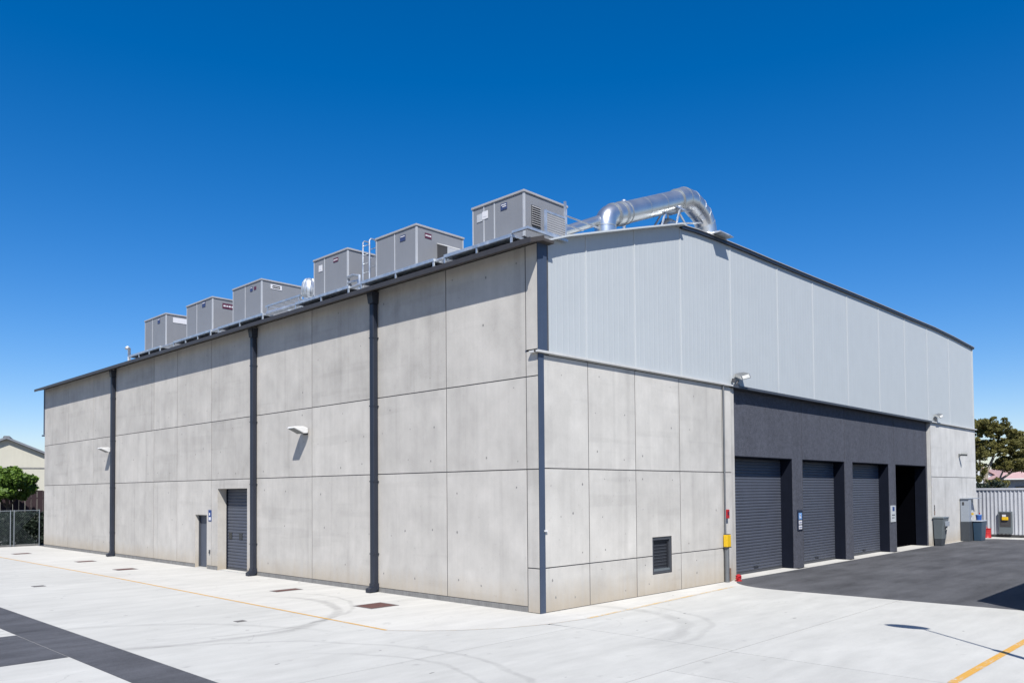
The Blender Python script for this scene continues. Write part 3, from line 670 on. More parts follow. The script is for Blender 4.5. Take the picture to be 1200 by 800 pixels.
# framed louvre screen and handrail at the gable end
t = thing('guard_screen', 'galvanised guard screen with louvre slats and handrail beside the gable end unit', 'guard rail', (0.6, -0.05, 9.06))
MB().box(-0.42, 1.06, -0.09, -0.02, 9.06, 9.12).build('base_channel', 'galvanised', t)
MB().box(-0.42, -0.36, -0.018, 0.43, 9.06, 9.12).build('base_channel', 'galvanised', t)
for x, h in ((0.27, 9.68), (1.00, 10.07)): MB().box(x - 0.025, x + 0.025, -0.075, -0.025, 9.122, h).build('post', 'galvanised', t)
MB().box(0.295, 0.975, -0.07, -0.03, 9.62, 9.67).build('top_rail', 'galvanised', t)
MB().box(0.295, 0.975, -0.07, -0.03, 9.123, 9.16).build('bottom_rail', 'galvanised', t)
for k in range(8): MB().box(0.295, 0.975, -0.06, -0.045, 9.175 + k * 0.056, 9.203 + k * 0.056).build('slat', 'unit_lid', t)
MB().tube([(1.02, -0.05, 9.72), (2.35, -0.05, 9.72)], 0.022, 8).build('handrail', 'galvanised', t, smooth=True)
MB().tube([(1.02, -0.05, 9.50), (1.7, -0.05, 9.50)], 0.018, 8).build('handrail', 'galvanised', t, smooth=True)

# access ladder, ventilator, pipe runs
t = thing('roof_ladder', 'pale steel access ladder rails rising between two roof units', 'ladder', (0.05, 7.0, 9.0))
for y in (6.72, 7.05): MB().tube([(0.0, y, 8.96), (0.0, y, 10.40), (0.05, y, 10.46), (0.20, y, 10.46), (0.25, y, 10.40), (0.25, y, 8.966)], 0.022, 8).build('rail', 'galvanised', t, smooth=True)
for k in range(5): MB().tube([(0.0, 6.72, 9.2 + k * 0.27), (0.0, 7.05, 9.2 + k * 0.27)], 0.012, 6).build('rung', 'galvanised', t)
for k in range(3): MB().tube([(0.25, 6.72, 9.7 + k * 0.27), (0.25, 7.05, 9.7 + k * 0.27)], 0.012, 6).build('rung', 'galvanised', t)
t = thing('roof_ventilator', 'ribbed galvanised ventilator cowl between two roof units', 'ventilator', (0.8, 11.3, 9.0))
MB().lathe((0.8, 11.3, 8.966), [(0.20, 0), (0.20, 0.655), (0.17, 0.663)], 18).build('stack', 'galvanised', t, smooth=True)
MB().lathe((0.8, 11.3, 9.63), [(0.20, 0), (0.25, 0.15), (0.26, 0.30), (0.23, 0.48), (0.14, 0.62), (0.04, 0.66)], 24).build('cowl', 'galvanised', t, smooth=True)
for k in range(12):
    q = 2 * math.pi * k / 12
    MB().tube([(0.8 + r_ * math.cos(q + z_ * 0.4), 11.3 + r_ * math.sin(q + z_ * 0.4), 9.63 + z_) for r_, z_ in ((0.21, 0.0), (0.262, 0.15), (0.272, 0.30), (0.24, 0.48), (0.15, 0.62))], 0.012, 5).build('vane', 'galvanised', t)
def pipes(label, lines, mat='galvanised'):
    base = lines[0][0][0]
    t = thing('roof_pipework', label, 'pipes', (base[0], base[1], 9.0), 'pipe runs along the roof edge')
    for pts, r_ in lines: MB().tube(pts, r_, 8).build('pipe', mat, t, smooth=True)
    for y in sorted({q[1] for pts, r_ in lines for q in (pts[0], pts[-1])})[:3]:
        MB().box(-0.02, 0.3, y - 0.03, y + 0.03, 8.966, 9.06).build('support', 'galvanised', t)
    return t
pipes('thin galvanised pipes on the roof edge before the hooded unit', [([(-0.3, 2.92, 9.02), (-0.3, 3.28, 9.02)], 0.04), ([(0.1, 2.25, 9.15), (0.1, 4.5, 9.15)], 0.05), ([(-0.12, 2.3, 9.12), (-0.12, 4.3, 9.12), (0.0, 4.51, 9.22)], 0.03)])
pipes('valves and pipes at the foot of the roof ladder', [([(-0.3, 6.65, 9.02), (-0.3, 7.18, 9.02)], 0.045), ([(-0.05, 7.15, 8.94), (-0.05, 7.15, 9.42), (-0.05, 7.5, 9.50), (0.0, 7.83, 9.50)], 0.045), ([(0.05, 7.35, 8.96), (0.05, 7.35, 9.32), (0.0, 7.83, 9.34)], 0.04), ([(-0.1, 6.68, 9.14), (-0.1, 7.25, 9.14)], 0.03)])
pipes('pipe run on the roof edge below the ribbed ventilator', [([(-0.3, 10.25, 9.02), (-0.3, 12.25, 9.02)], 0.05), ([(-0.12, 10.15, 9.10), (-0.12, 12.5, 9.14)], 0.06), ([(0.15, 10.2, 9.22), (0.15, 12.5, 9.22)], 0.07)])
pipes('pipe run between the domed unit and maroon labelled unit', [([(-0.3, 15.62, 9.02), (-0.3, 16.18, 9.02)], 0.05), ([(0.0, 15.3, 9.18), (0.0, 16.9, 9.18)], 0.05)])
pipes('pipe run between the last two roof units', [([(-0.3, 19.55, 9.02), (-0.3, 20.75, 9.02)], 0.05), ([(0.0, 19.2, 9.15), (0.0, 21.2, 9.15)], 0.05)])
t = thing('cable_tray', 'low galvanised tray frame beside the domed roof unit', 'tray', (0.2, 12.0, 9.0))
for x in (0.02, 0.9): MB().box(x, x + 0.05, 10.6, 12.9, 9.42, 9.48).build('tray_rail', 'galvanised', t)
for k in range(6): MB().box(0.07, 0.9, 10.65 + k * 0.43, 10.69 + k * 0.43, 9.43, 9.46).build('tray_rung', 'galvanised', t)
for y in (10.7, 12.75):
    for x in (0.02, 0.9): MB().box(x + 0.005, x + 0.045, y, y + 0.04, 8.966, 9.42).build('leg', 'galvanised', t)
tag(MB().tube([(-0.1, 24.95, 8.92), (-0.1, 24.95, 9.40), (-0.12, 24.9, 9.50), (-0.25, 24.75, 9.53), (-0.32, 24.72, 9.46)], 0.065, 10).build('gooseneck_pipe', 'white_plastic', smooth=True), 'white gooseneck pipe at the far end of the roof plant', 'pipe')

# spiral exhaust duct over the ridge
dk = thing('exhaust_duct', 'shiny galvanised exhaust duct bending over the roof ridge', 'duct', (5.8, 0.45, 10.4))
def arc(p0, p1, p2, n_=8):
    p0, p1, p2 = Vector(p0), Vector(p1), Vector(p2)
    return [tuple((1 - q) ** 2 * p0 + 2 * q * (1 - q) * p1 + q * q * p2) for q in np.linspace(0, 1, n_)]
DYY = 0.34
MB().tube([(3.15, DYY, 9.70), (3.15, DYY, 10.02)] + arc((3.15, DYY, 10.06), (3.16, DYY, 10.34), (3.50, DYY, 10.44), 7), 0.295, 24).build('rising_elbow', 'duct_metal', dk, smooth=True)
run = MB().tube([(3.50, DYY, 10.42), (6.70, DYY, 11.66)], 0.31, 28).build('straight_run', 'duct_metal', dk, smooth=True)
top_e = [(6.70, DYY, 11.66), (7.12, DYY, 11.84), (7.55, DYY + 0.02, 11.86), (7.95, DYY + 0.05, 11.76)]
MB().tube(top_e, 0.34, 28).build('upper_elbow', 'duct_metal', dk, smooth=True, sharp=14)
dn = [(7.95, DYY + 0.05, 11.76), (8.28, DYY + 0.06, 11.62), (8.50, DYY + 0.07, 11.38), (8.58, DYY + 0.06, 11.10)]
MB().tube(dn + [(8.58, DYY + 0.05, 10.97)], 0.33, 28).build('falling_elbow', 'duct_metal', dk, smooth=True, sharp=14)
def ring(p, d, r_, w=0.03):
    p, d = Vector(p), Vector(d).normalized()
    MB().tube([p - d * w, p + d * w], r_, 28).build('flange', 'duct_seam', dk, smooth=True)
rd = Vector((3.2, 0, 1.24)).normalized()
ring((3.15, DYY, 10.02), (0, 0, 1), 0.305, 0.012); ring((3.50, DYY, 10.43), rd, 0.33); ring((3.85, DYY, 10.556), rd, 0.335, 0.04); ring((4.05, DYY, 10.63), rd, 0.325, 0.015)
for q in (0.45, 0.72): ring(Vector((3.5, DYY, 10.42)).lerp(Vector((6.7, DYY, 11.66)), q), rd, 0.3135, 0.006)
ring((6.70, DYY, 11.66), rd, 0.348, 0.012)
for i in (1, 2, 3): ring(top_e[i], Vector(top_e[i]) - Vector(top_e[i - 1]), 0.345, 0.010)
for i in (1, 2, 3): ring(dn[i], Vector(dn[i]) - Vector(dn[i - 1]), 0.335, 0.010)
MB().tube([(1.45, 0.5, 9.52), (3.0, 0.40, 10.20)], 0.13, 16).build('branch_pipe', 'duct_metal', dk, smooth=True)
MB().frustum((8.16, 8.98, -0.34, 0.75), (8.24, 8.9, -0.26, 0.7), 10.90, 10.98).build('curb', 'galvanised', dk)
MB().frustum((8.95, 9.22, -0.1, 0.4), (8.97, 9.20, -0.08, 0.38), 10.985, 11.08).build('curb_box', 'pipe_rust', dk)
for p0, p1 in (((6.15, 0.0, 10.72), (6.55, 0.1, 11.40)), ((6.85, 0.05, 10.80), (6.45, 0.2, 11.38)), ((6.0, 0.75, 10.7), (6.4, 0.6, 11.35)), ((7.0, 0.75, 10.8), (6.6, 0.6, 11.4)), ((6.9, 0.3, 11.0), (8.3, 0.3, 11.35)), ((5.5, 0.1, 10.5), (5.9, 0.2, 11.1))):
    MB().tube([p0, p1], 0.032, 6).build('strut', 'galvanised', dk)
MB().box(6.25, 6.75, 0.05, 0.6, 11.28, 11.34).build('saddle', 'galvanised', dk)
MB().tube(arc((6.35, 0.62, 10.72), (6.55, 0.65, 11.3), (7.6, 0.75, 10.95), 7), 0.16, 14).build('lower_branch', 'duct_metal', dk, smooth=True)
t = thing('flue', 'thin galvanised flue behind the exhaust duct', 'flue', (5.6, 1.5, 10.5))
MB().tube([(5.62, 1.5, 10.45), (5.62, 1.5, 11.62)], 0.055, 10).build('pipe', 'galvanised', t, smooth=True)
MB().tube([(5.62, 1.5, 11.62), (5.62, 1.5, 11.70)], 0.075, 10).build('cap', 'galvanised', t, smooth=True)

# ------------------------------------------------------------------ lamps, signs and boxes on the walls
def wall_lamp(y, z, label):
    t = thing('wall_lamp', label, 'lamp', (0, y, z))
    MB().box(-0.06, -0.002, y - 0.10, y + 0.10, z - 0.14, z + 0.02).build('back_plate', 'lamp_dark', t)
    MB().prism([(-0.06, z - 0.10), (-0.06, z + 0.07), (-0.22, z + 0.12), (-0.54, z + 0.10), (-0.57, z + 0.05), (-0.20, z - 0.11)], 1, y - 0.22, y + 0.22).build('housing', 'white_plastic', t, bevel=0.02)
    MB().add([(-0.555, y - 0.18, z + 0.040), (-0.22, y - 0.18, z - 0.112), (-0.22, y + 0.18, z - 0.112), (-0.555, y + 0.18, z + 0.040)], [(0, 1, 2, 3)]).add(
        [(-0.555, y - 0.18, z + 0.048), (-0.22, y - 0.18, z - 0.104), (-0.22, y + 0.18, z - 0.104), (-0.555, y + 0.18, z + 0.048)], [(3, 2, 1, 0)]).build('lens', 'lamp_grey', t)
wall_lamp(10.22, 4.93, 'white wedge wall lamp above the concrete panels between two downpipes')
wall_lamp(27.32, 5.00, 'white wedge wall lamp right beside the far downpipe')
def floodlight(x, label, s=1.0):
    t = thing('floodlight', label, 'lamp', (x, -0.06, 6.256))
    MB().box(x - 0.13, x + 0.09, -0.10, -0.02, 6.256, 6.30).build('bracket', 'lamp_dark', t)
    MB().tube([(x - 0.05, -0.06, 6.30), (x, -0.10, 6.42)], 0.03, 8).build('arm', 'lamp_dark', t)
    MB().tube([(x - 0.22, -0.06, 6.34), (x - 0.22, -0.06, 6.46)], 0.06, 10).build('sensor', 'lamp_dark', t)
    def T(q): return (x + 0.02 + q[0] * s, -0.08 + q[1] * s, 6.40 + q[2] * s)
    v = [T(q) for q in [(-0.10, -0.18, 0.00), (0.36, -0.22, 0.10), (0.36, 0.02, 0.22), (-0.10, 0.05, 0.12), (-0.06, -0.10, 0.12), (0.38, -0.16, 0.24), (0.38, 0.02, 0.30), (-0.06, 0.05, 0.22)]]
    MB().add(v, [(0, 3, 2, 1), (4, 5, 6, 7), (0, 1, 5, 4), (1, 2, 6, 5), (2, 3, 7, 6), (3, 0, 4, 7)]).build('housing', 'lamp_grey', t, bevel=0.015)
    v2 = [Vector(q) for q in (v[0], v[1], v[5], v[4])]; c = sum(v2, Vector()) / 4; nn = (v2[1] - v2[0]).cross(v2[3] - v2[0]).normalized()
    MB().add([tuple(c + (q - c) * 0.75 + nn * 0.012) for q in v2], [(0, 1, 2, 3)]).build('lens', 'lamp_lens', t)
floodlight(9.55, 'grey floodlight on the ledge above the first roller door', 1.15)
floodlight(30.15, 'grey floodlight on the ledge past the open dark bay', 1.1)
t = thing('bullet_lamp', 'small grey bullet lamp on the bare concrete wall above the bins', 'lamp', (34.2, 0, 4.67))
MB().box(34.12, 34.28, -0.05, -0.002, 4.58, 4.74).build('back_plate', 'lamp_grey', t)
MB().tube([(34.2, -0.05, 4.66), (34.2, -0.16, 4.70)], 0.035, 8).build('arm', 'lamp_grey', t)
MB().tube([(34.16, -0.12, 4.72), (34.26, -0.40, 4.70)], 0.09, 14).build('housing', 'lamp_grey', t, smooth=True)

t = thing('notice_sign', 'blue and white notice on the concrete between entry door and roller door', 'sign', (0, 17.05, 2.05))
MB().box(-0.015, -0.002, 16.93, 17.18, 1.84, 2.27).build('board', 'sign_blue', t)
MB().box(-0.019, -0.0155, 16.97, 17.14, 1.88, 2.00).build('panel', 'label_white', t)
MB().box(-0.019, -0.0155, 17.03, 17.12, 2.06, 2.16).build('symbol', 'label_white', t)
tag(MB().box(-0.04, -0.002, 17.03, 17.09, 0.60, 0.74).box(-0.06, -0.04, 17.045, 17.075, 0.63, 0.66).build('wall_tap', 'frame_grey'), 'small dark wall tap low between entry door and roller door', 'tap')
y_ = DF
t = thing('notice_sign', 'dark blue framed notice with two pictogram panels on a charcoal pillar', 'sign', (14.45, y_, 1.7))
MB().box(14.32, 14.74, y_ - 0.03, y_ - 0.003, 1.38, 2.12).build('board', 'sign_dark', t)
p_ = MB().box(14.40, 14.66, y_ - 0.036, y_ - 0.031, 1.78, 2.02).build('pictogram_panel', 'sign_sky', t)
MB().lathe((14.51, y_ - 0.0385, 1.945), [(0.028, 0), (0.028, 0.02)], 8).box(14.46, 14.52, y_ - 0.040, y_ - 0.0365, 1.82, 1.93).box(14.54, 14.58, y_ - 0.040, y_ - 0.0365, 1.82, 1.88).build('pictogram', 'label_white', p_)
for z in (1.42, 1.60):
    q = MB().box(14.40, 14.66, y_ - 0.036, y_ - 0.031, z, z + 0.14).build('text_panel', 'label_white', t)
    MB().box(14.43, 14.63, y_ - 0.040, y_ - 0.0365, z + 0.05, z + 0.075).build('lettering', 'sign_blue', q)
t = thing('notice_sign', 'pale notice with dark symbol on the pillar beside the open bay', 'sign', (24.3, y_, 1.7))
MB().box(24.02, 24.62, y_ - 0.03, y_ - 0.003, 1.36, 2.11).build('board', 'cladding_trim', t)
MB().box(24.20, 24.46, y_ - 0.036, y_ - 0.031, 1.86, 2.05).build('symbol', 'sign_blue', t)
MB().box(24.12, 24.50, y_ - 0.036, y_ - 0.031, 1.66, 1.70).box(24.12, 24.44, y_ - 0.036, y_ - 0.031, 1.54, 1.57).build('lettering', 'frame_grey', t)
t = thing('fire_alarm_box', 'small red alarm box on the conduit beside the first roller door', 'alarm box', (8.78, -0.05, 2.13))
MB().box(8.68, 8.84, -0.11, -0.002, 1.99, 2.27).build('case', 'alarm_red', t, bevel=0.012)
MB().box(8.71, 8.81, -0.118, -0.111, 2.10, 2.20).build('panel', 'label_maroon', t)
t = thing('control_box', 'bright yellow control box above the grey standpipe', 'box', (8.66, -0.1, 1.27))
MB().box(8.56, 8.80, -0.17, -0.03, 1.10, 1.48).build('case', 'box_yellow', t, bevel=0.015)
MB().box(8.57, 8.79, -0.16, -0.04, 1.485, 1.50).build('lid', 'lamp_dark', t)
MB().box(8.55, 8.81, -0.175, -0.03, 1.08, 1.098).build('base_plate', 'lamp_dark', t)
t = thing('hydrant_valve', 'low red valve on the concrete beside the first roller door', 'valve', (9.14, -0.22, 0))
MB().lathe((9.14, -0.22, 0.0), [(0.11, 0), (0.11, 0.03), (0.07, 0.04), (0.07, 0.13), (0.09, 0.14), (0.09, 0.18), (0.03, 0.22)], 12).build('body', 'alarm_red', t, smooth=True)
MB().tube([(9.02, -0.22, 0.10), (9.26, -0.22, 0.10)], 0.045, 10).build('outlet', 'alarm_red', t, smooth=True)
t = thing('wall_hook_chain', 'short dark chain hanging on the pale wall above the grey bin', 'chain', (29.75, -0.02, 1.7))
for k in range(5): MB().box(29.70 + 0.02 * (k % 2), 29.76 + 0.02 * (k % 2), -0.03, -0.003, 1.55 + k * 0.10, 1.63 + k * 0.10).build('link', 'pipe_rust' if k < 2 else 'lamp_dark', t)

# bins and cabinet at the far end of the front wall
t = thing('waste_bin', 'tall grey plastic bin with dark base against the pale wall', 'bin', (29.8, -0.3, 0))
MB().frustum((29.40, 30.05, -0.42, -0.06), (29.33, 30.25, -0.52, -0.04), 0.34, 1.38).build('body', 'bin_grey', t, bevel=0.02)
MB().frustum((29.45, 29.95, -0.38, -0.08), (29.41, 30.04, -0.415, -0.065), 0.006, 0.338).build('base', 'bin_dark', t, bevel=0.01)
MB().frustum((29.30, 30.29, -0.55, -0.02), (29.34, 30.25, -0.51, -0.04), 1.382, 1.44).build('lid', 'bin_grey', t, bevel=0.015)
MB().box(29.62, 30.15, -0.575, -0.50, 0.98, 1.22).build('hatch', 'cabinet_grey', t, bevel=0.01)
MB().box(29.70, 30.05, -0.60, -0.53, 0.82, 0.88).build('handle', 'flashing_white', t)
t = thing('utility_cabinet', 'tall pale grey cabinet with dark lower half at the wall end', 'cabinet', (34.6, -0.25, 0))
MB().box(34.12, 35.0, -0.46, -0.03, 0.006, 1.05).build('lower_door', 'bin_dark', t, bevel=0.008)
MB().box(34.14, 34.62, -0.44, -0.03, 1.052, 2.28).build('upper_case', 'cabinet_grey', t, bevel=0.008)
MB().box(34.08, 36.6, -0.47, -0.03, 2.282, 2.32).build('canopy', 'cabinet_grey', t)
MB().box(34.63, 36.55, -0.06, -0.03, 1.052, 2.28).build('back_panel', 'cladding_trim', t)
MB().box(34.128, 34.139, -0.22, -0.12, 1.95, 2.12).build('vent', 'lamp_dark', t)
t = thing('blue_bin', 'dark blue plastic bin in front of the tall cabinet', 'bin', (35.2, -0.7, 0))
MB().frustum((34.75, 35.55, -0.86, -0.50), (34.66, 35.64, -0.92, -0.48), 0.006, 1.06).build('body', 'bin_blue', t, bevel=0.02)
MB().frustum((34.62, 35.68, -0.95, -0.475), (34.66, 35.64, -0.91, -0.485), 1.062, 1.12).build('rim', 'cabinet_grey', t, bevel=0.01)
t = thing('paint_tub', 'small blue tub with white lid on top of the blue bin', 'tub', (35.0, -0.72, 1.12))
MB().lathe((35.0, -0.70, 1.122), [(0.13, 0), (0.15, 0.26), (0.15, 0.27)], 14).build('body', 'cup_blue', t, smooth=True)
MB().lathe((35.0, -0.70, 1.393), [(0.16, 0), (0.16, 0.03), (0.02, 0.04)], 14).build('lid', 'sign_sky', t, smooth=True)
t = thing('yellow_brush', 'yellow headed brush with thin handle leaning behind the blue tub', 'brush', (34.8, -0.4, 1.05))
MB().tube([(34.85, -0.40, 1.053), (34.85, -0.30, 2.1)], 0.02, 6).build('handle', 'label_white', t)
MB().box(34.72, 34.98, -0.46, -0.34, 1.40, 1.52).build('head', 'box_yellow', t)
t = thing('red_drum', 'bright red drum on the concrete beside the corrugated fence', 'drum', (38.0, -0.35, 0))
MB().lathe((38.0, -0.35, 0.0), [(0.22, 0.0), (0.24, 0.03), (0.22, 0.06), (0.22, 0.27), (0.24, 0.29), (0.22, 0.31), (0.22, 0.50), (0.245, 0.52), (0.245, 0.55), (0.10, 0.56)], 20).build('body', 'alarm_red', t, smooth=True)
MB().tube(arc((37.78, -0.35, 0.5), (38.0, -0.35, 0.8), (38.22, -0.35, 0.5), 8), 0.014, 6).build('handle', 'alarm_red', t)
tag(MB().tube([(37.80, -0.06, 0.0), (37.80, -0.06, 1.45)], 0.03, 8).box(37.70, 37.90, -0.14, 0.02, 0.0, 0.04).build('marker_post', 'alarm_red'), 'slim red marker post by the building corner', 'post')

# ------------------------------------------------------------------ drain covers
def drain(x0, x1, y0, y1, label, rusty=True):
    t = thing('drain_cover', label, 'drain cover', ((x0 + x1) / 2, (y0 + y1) / 2, 0), 'drain covers in the yard')
    f = 0.05
    MB().box(x0, x1, y0, y0 + f, 0.001, 0.007).box(x0, x1, y1 - f, y1, 0.001, 0.007).box(x0, x0 + f, y0 + f, y1 - f, 0.001, 0.007).box(x1 - f, x1, y0 + f, y1 - f, 0.001, 0.007).build('frame', 'iron', t)
    MB().box(x0 + f + 0.008, x1 - f - 0.008, y0 + f + 0.008, y1 - f - 0.008, 0.001, 0.0085).build('lid', 'rust' if rusty else 'iron', t)
drain(-2.16, -1.29, 3.70, 4.50, 'large rusty drain cover below the downpipe closest to the building corner')
drain(-1.98, -1.10, 8.60, 9.02, 'rusty drain cover in front of the concrete panels between two downpipes')
drain(-2.55, -1.80, 19.30, 19.95, 'rusty drain cover in front of the grey entry door')
drain(-2.30, -1.56, 24.50, 25.10, 'rusty drain cover by the far downpipe with the lamp')
drain(-2.80, -2.05, 32.0, 32.7, 'rusty drain cover towards the chain link fence')
drain(-6.37, -6.03, 15.7, 16.05, 'small grey pit lid beyond the yellow line', False)
drain(-5.38, -5.15, 4.32, 4.52, 'tiny dark pit lid outside the yellow line by a tyre mark', False)

# ------------------------------------------------------------------ street lamp beyond the picture whose shadow falls on the yard
LH2 = 6.8; bx, by = 3.78 + 0.56 * -LH2, -6.95 - 0.22 + 0.63 * -LH2      # its head's shadow falls at (3.78, -6.95)
t = thing('street_lamp', 'steel street lamp with stepped pole and oval head beside the yard', 'lamp', (bx, by, 0))
MB().tube([(bx, by, 0), (bx, by, 4.0)], [0.085, 0.065], 14).build('lower_pole', 'pole_steel', t, smooth=True)
MB().tube([(bx, by, 4.01), (bx, by, LH2 - 0.03)], [0.03, 0.024], 12).build('upper_pole', 'pole_steel', t, smooth=True)
MB().box(bx - 0.2, bx + 0.2, by - 0.2, by + 0.2, 0.0, 0.03).build('base_plate', 'pole_steel', t)
hd = MB().lathe((0, 0, 0), [(0.02, -0.07), (0.55, -0.05), (0.72, 0.0), (0.55, 0.06), (0.02, 0.10)], 24)
hd.v = [(bx - 0.02 + q[0] * 0.30, by + 0.22 + q[1] * 0.62, LH2 + q[2]) for q in hd.v]
hd.build('lamp_head', 'lamp_grey', t, smooth=True)

# building across the driveway, outside the picture, that shades the asphalt at the right
t = thing('neighbour_shed', 'grey metal shed with flat parapet across the driveway', 'shed', (16, -16, 0))
hh = 4.6; cx_, cy_ = 8.9 - 0.56 * hh, -7.0 - 0.63 * hh
MB().box(cx_, cx_ + 28, cy_ - 14, cy_, 0.0, hh - 0.15).build('wall', 'cladding', t)
MB().box(cx_ - 0.02, cx_ + 28.02, cy_ - 14.02, cy_ + 0.02, hh - 0.15, hh).build('parapet_cap', 'fascia_paint', t)
for k in range(1, 24): MB().box(cx_ + k * 1.2 - 0.02, cx_ + k * 1.2 + 0.02, cy_ + 0.001, cy_ + 0.012, 3.4, hh - 0.16).build('cover_strip', 'cladding_trim', t)
for k in range(1, 12): MB().box(cx_ - 0.012, cx_ - 0.001, cy_ - k * 1.2 - 0.02, cy_ - k * 1.2 + 0.02, 0.3, hh - 0.16).build('cover_strip', 'cladding_trim', t)
MB().box(cx_ - 0.03, cx_ - 0.001, cy_ - 14, cy_ + 0.001, 0.0, 0.3).build('plinth', 'plinth_grey', t)
for k in range(4): MB().box(cx_ + 4 + k * 6, cx_ + 7 + k * 6, cy_ - 0.02, cy_ + 0.03, 0.01, 3.2).build('door', 'door_slat', t)

# ------------------------------------------------------------------ left background: fence, hedge, shrub, cream hall
FY = 38.8
t = thing('chain_link_fence', 'chain link fence on pale steel posts from the far building corner', 'fence', (-1, FY, 0))
for x in (-8.6, -6.1, -3.7, -1.32, -1.14, 0.13): MB().tube([(x, FY, 0), (x, FY, 2.06)], 0.026, 8).build('post', 'post_steel', t, smooth=True)
MB().tube([(-8.6, FY, 2.02), (0.16, FY, 2.02)], 0.018, 8).build('top_rail', 'post_steel', t, smooth=True)
MB().tube([(-8.6, FY, 0.12), (0.16, FY, 0.12)], 0.010, 8).build('bottom_rail', 'wire', t, smooth=True)
wm = MB()
for k in range(-18, 76):
    for s_ in (1, -1):
        x = -8.6 + k * 0.12; a0, a1 = (x, x + 1.9 * 0.9) if s_ > 0 else (x + 1.9 * 0.9, x)
        z0_, z1_ = 0.12, 2.0
        if min(a0, a1) < -8.6 or max(a0, a1) > 0.13: continue
        wm.tube([(a0, FY + 0.004 * s_, z0_), (a1, FY + 0.004 * s_, z1_)], 0.009, 3, False)
stuff(wm.build('wire_mesh', 'wire', t))
MB().box(-8.6, 0.16, FY + 0.05, FY + 0.25, -0.02, 0.10).build('kerb', 'plinth_grey', t)

rng = np.random.default_rng(5)
def leaf_cloud(clumps, size, asp=2.2):
    """clumps: (centre, radii, count). Small bent leaf faces, denser towards the clump surface"""
    V = []; F = []; o = 0
    for c, r_, n_ in clumps:
        d = rng.normal(size=(n_, 3)); d /= np.linalg.norm(d, axis=1)[:, None]
        rad = rng.uniform(0.35, 1.0, n_) ** 0.5 * (1 + 0.18 * np.sin(d[:, 0] * 7 + c[0]) * np.cos(d[:, 1] * 6 + c[1]))
        P = np.array(c) + d * rad[:, None] * np.array(r_)
        a = rng.normal(size=(n_, 3)); a /= np.linalg.norm(a, axis=1)[:, None]
        b = np.cross(a, d + rng.normal(size=(n_, 3)) * 0.9); b /= np.linalg.norm(b, axis=1)[:, None] + 1e-9
        L = (size * rng.uniform(0.6, 1.4, n_))[:, None]
        q = np.stack([P - a * L, P - b * L / asp, P + a * L, P + b * L / asp], 1).reshape(-1, 3)
        V.append(q); idx = np.arange(n_)[:, None] * 4 + np.array([0, 1, 2, 3]) + o; F += idx.tolist(); o += 4 * n_
    m = MB(); m.v = np.concatenate(V).tolist(); m.f = F
    return m
# dark hedge behind the wire
t = thing('hedge', 'dark clipped hedge pressed behind the chain link fence', 'hedge', (-3, 40, 0))
leaf_cloud([((x, 39.75 + rng.uniform(-.1, .1), z), (0.55, 0.35, 0.5), 420) for x in np.arange(-8, 1.5, 0.55) for z in (0.4, 1.0, 1.5)], 0.09).build('foliage', 'hedge_leaves', t)
for x in (-7.0, -4.5, -2.0, 0.5): MB().tube([(x, 39.75, 0), (x, 39.75, 1.2)], 0.03, 6).build('stem', 'bark_dark', t)
# maroon board fence
t = thing('board_fence', 'tall dark maroon board fence behind the shrub', 'fence', (2, 58.2, 0))
for k in range(60): MB().box(-14 + k * 0.42, -14 + k * 0.42 + 0.40, 58.2 + 0.015 * (k % 2), 58.24 + 0.015 * (k % 2), 0, 3.25 + 0.03 * rng.uniform(-1, 1)).build('board', 'maroon_boards', t)
MB().box(-14, 11.2, 58.26, 58.32, 2.6, 2.7).build('rail', 'maroon_boards', t)
# shrub
t = thing('shrub_tree', 'round bright green shrub tree in front of the cream hall', 'tree', (2.9, 55.8, 0))
cl = []
for k in range(46):
    a_, b_ = rng.uniform(0, 2 * math.pi), rng.uniform(-0.9, 1)
    rr_ = math.sqrt(max(0, 1 - b_ * b_)) * rng.uniform(0.6, 1)
    cl.append(((2.6 + math.cos(a_) * rr_ * 1.9, 55.6 + math.sin(a_) * rr_ * 1.9, 3.55 + b_ * 1.15), (0.50, 0.50, 0.38), 330))
leaf_cloud(cl, 0.12, 1.7).build('crown', 'shrub_leaves', t)
MB().tube([(2.8, 55.8, 0), (2.75, 55.75, 1.6), (2.6, 55.7, 2.6), (2.5, 55.6, 3.6)], [0.16, 0.12, 0.10, 0.05], 8).build('trunk', 'bark_dark', t, smooth=True)
for q in ((3.6, 55.2, 3.4), (1.6, 56.0, 3.3), (2.9, 56.6, 3.6)): MB().tube([(2.7, 55.75, 1.9), q], [0.08, 0.03], 6).build('branch', 'bark_dark', t)
# cream hall with a grey gable roof; its gable faces the yard
hx, hy = 9.7, 84.9
ux, uy = 0.954, -0.30                                  # along the gable
def HP(s_, d_, z): return (hx + ux * s_ - uy * d_, hy + uy * s_ + ux * d_, z)
t = thing('gabled_hall', 'cream rendered hall with grey gable roof behind the shrub', 'building', (hx, hy, 0))
HW = 11.0; slope = (9.07 - 7.35) / 3.8; ez = 9.0 - slope * HW
def hprism(pts, d0, d1):
    n_ = len(pts); v = [HP(s_, d0, z) for s_, z in pts] + [HP(s_, d1, z) for s_, z in pts]
    return MB().add(v, [tuple(range(n_)), tuple(reversed(range(n_, 2 * n_)))] + [((i + 1) % n_, i, i + n_, (i + 1) % n_ + n_) for i in range(n_)])
hprism([(-HW, 0), (HW, 0), (HW, ez - 0.15), (0, 8.85), (-HW, ez - 0.15)], 0, 25).build('wall', 'cream_render', t)
rf = hprism([(-HW - .4, ez - 0.18), (0, 8.87), (HW + .4, ez - 0.18), (HW + .4, ez + 0.05), (0, 9.10), (-HW - .4, ez + 0.05)], -0.5, 25.5).build('roof', 'roof_grey', t)
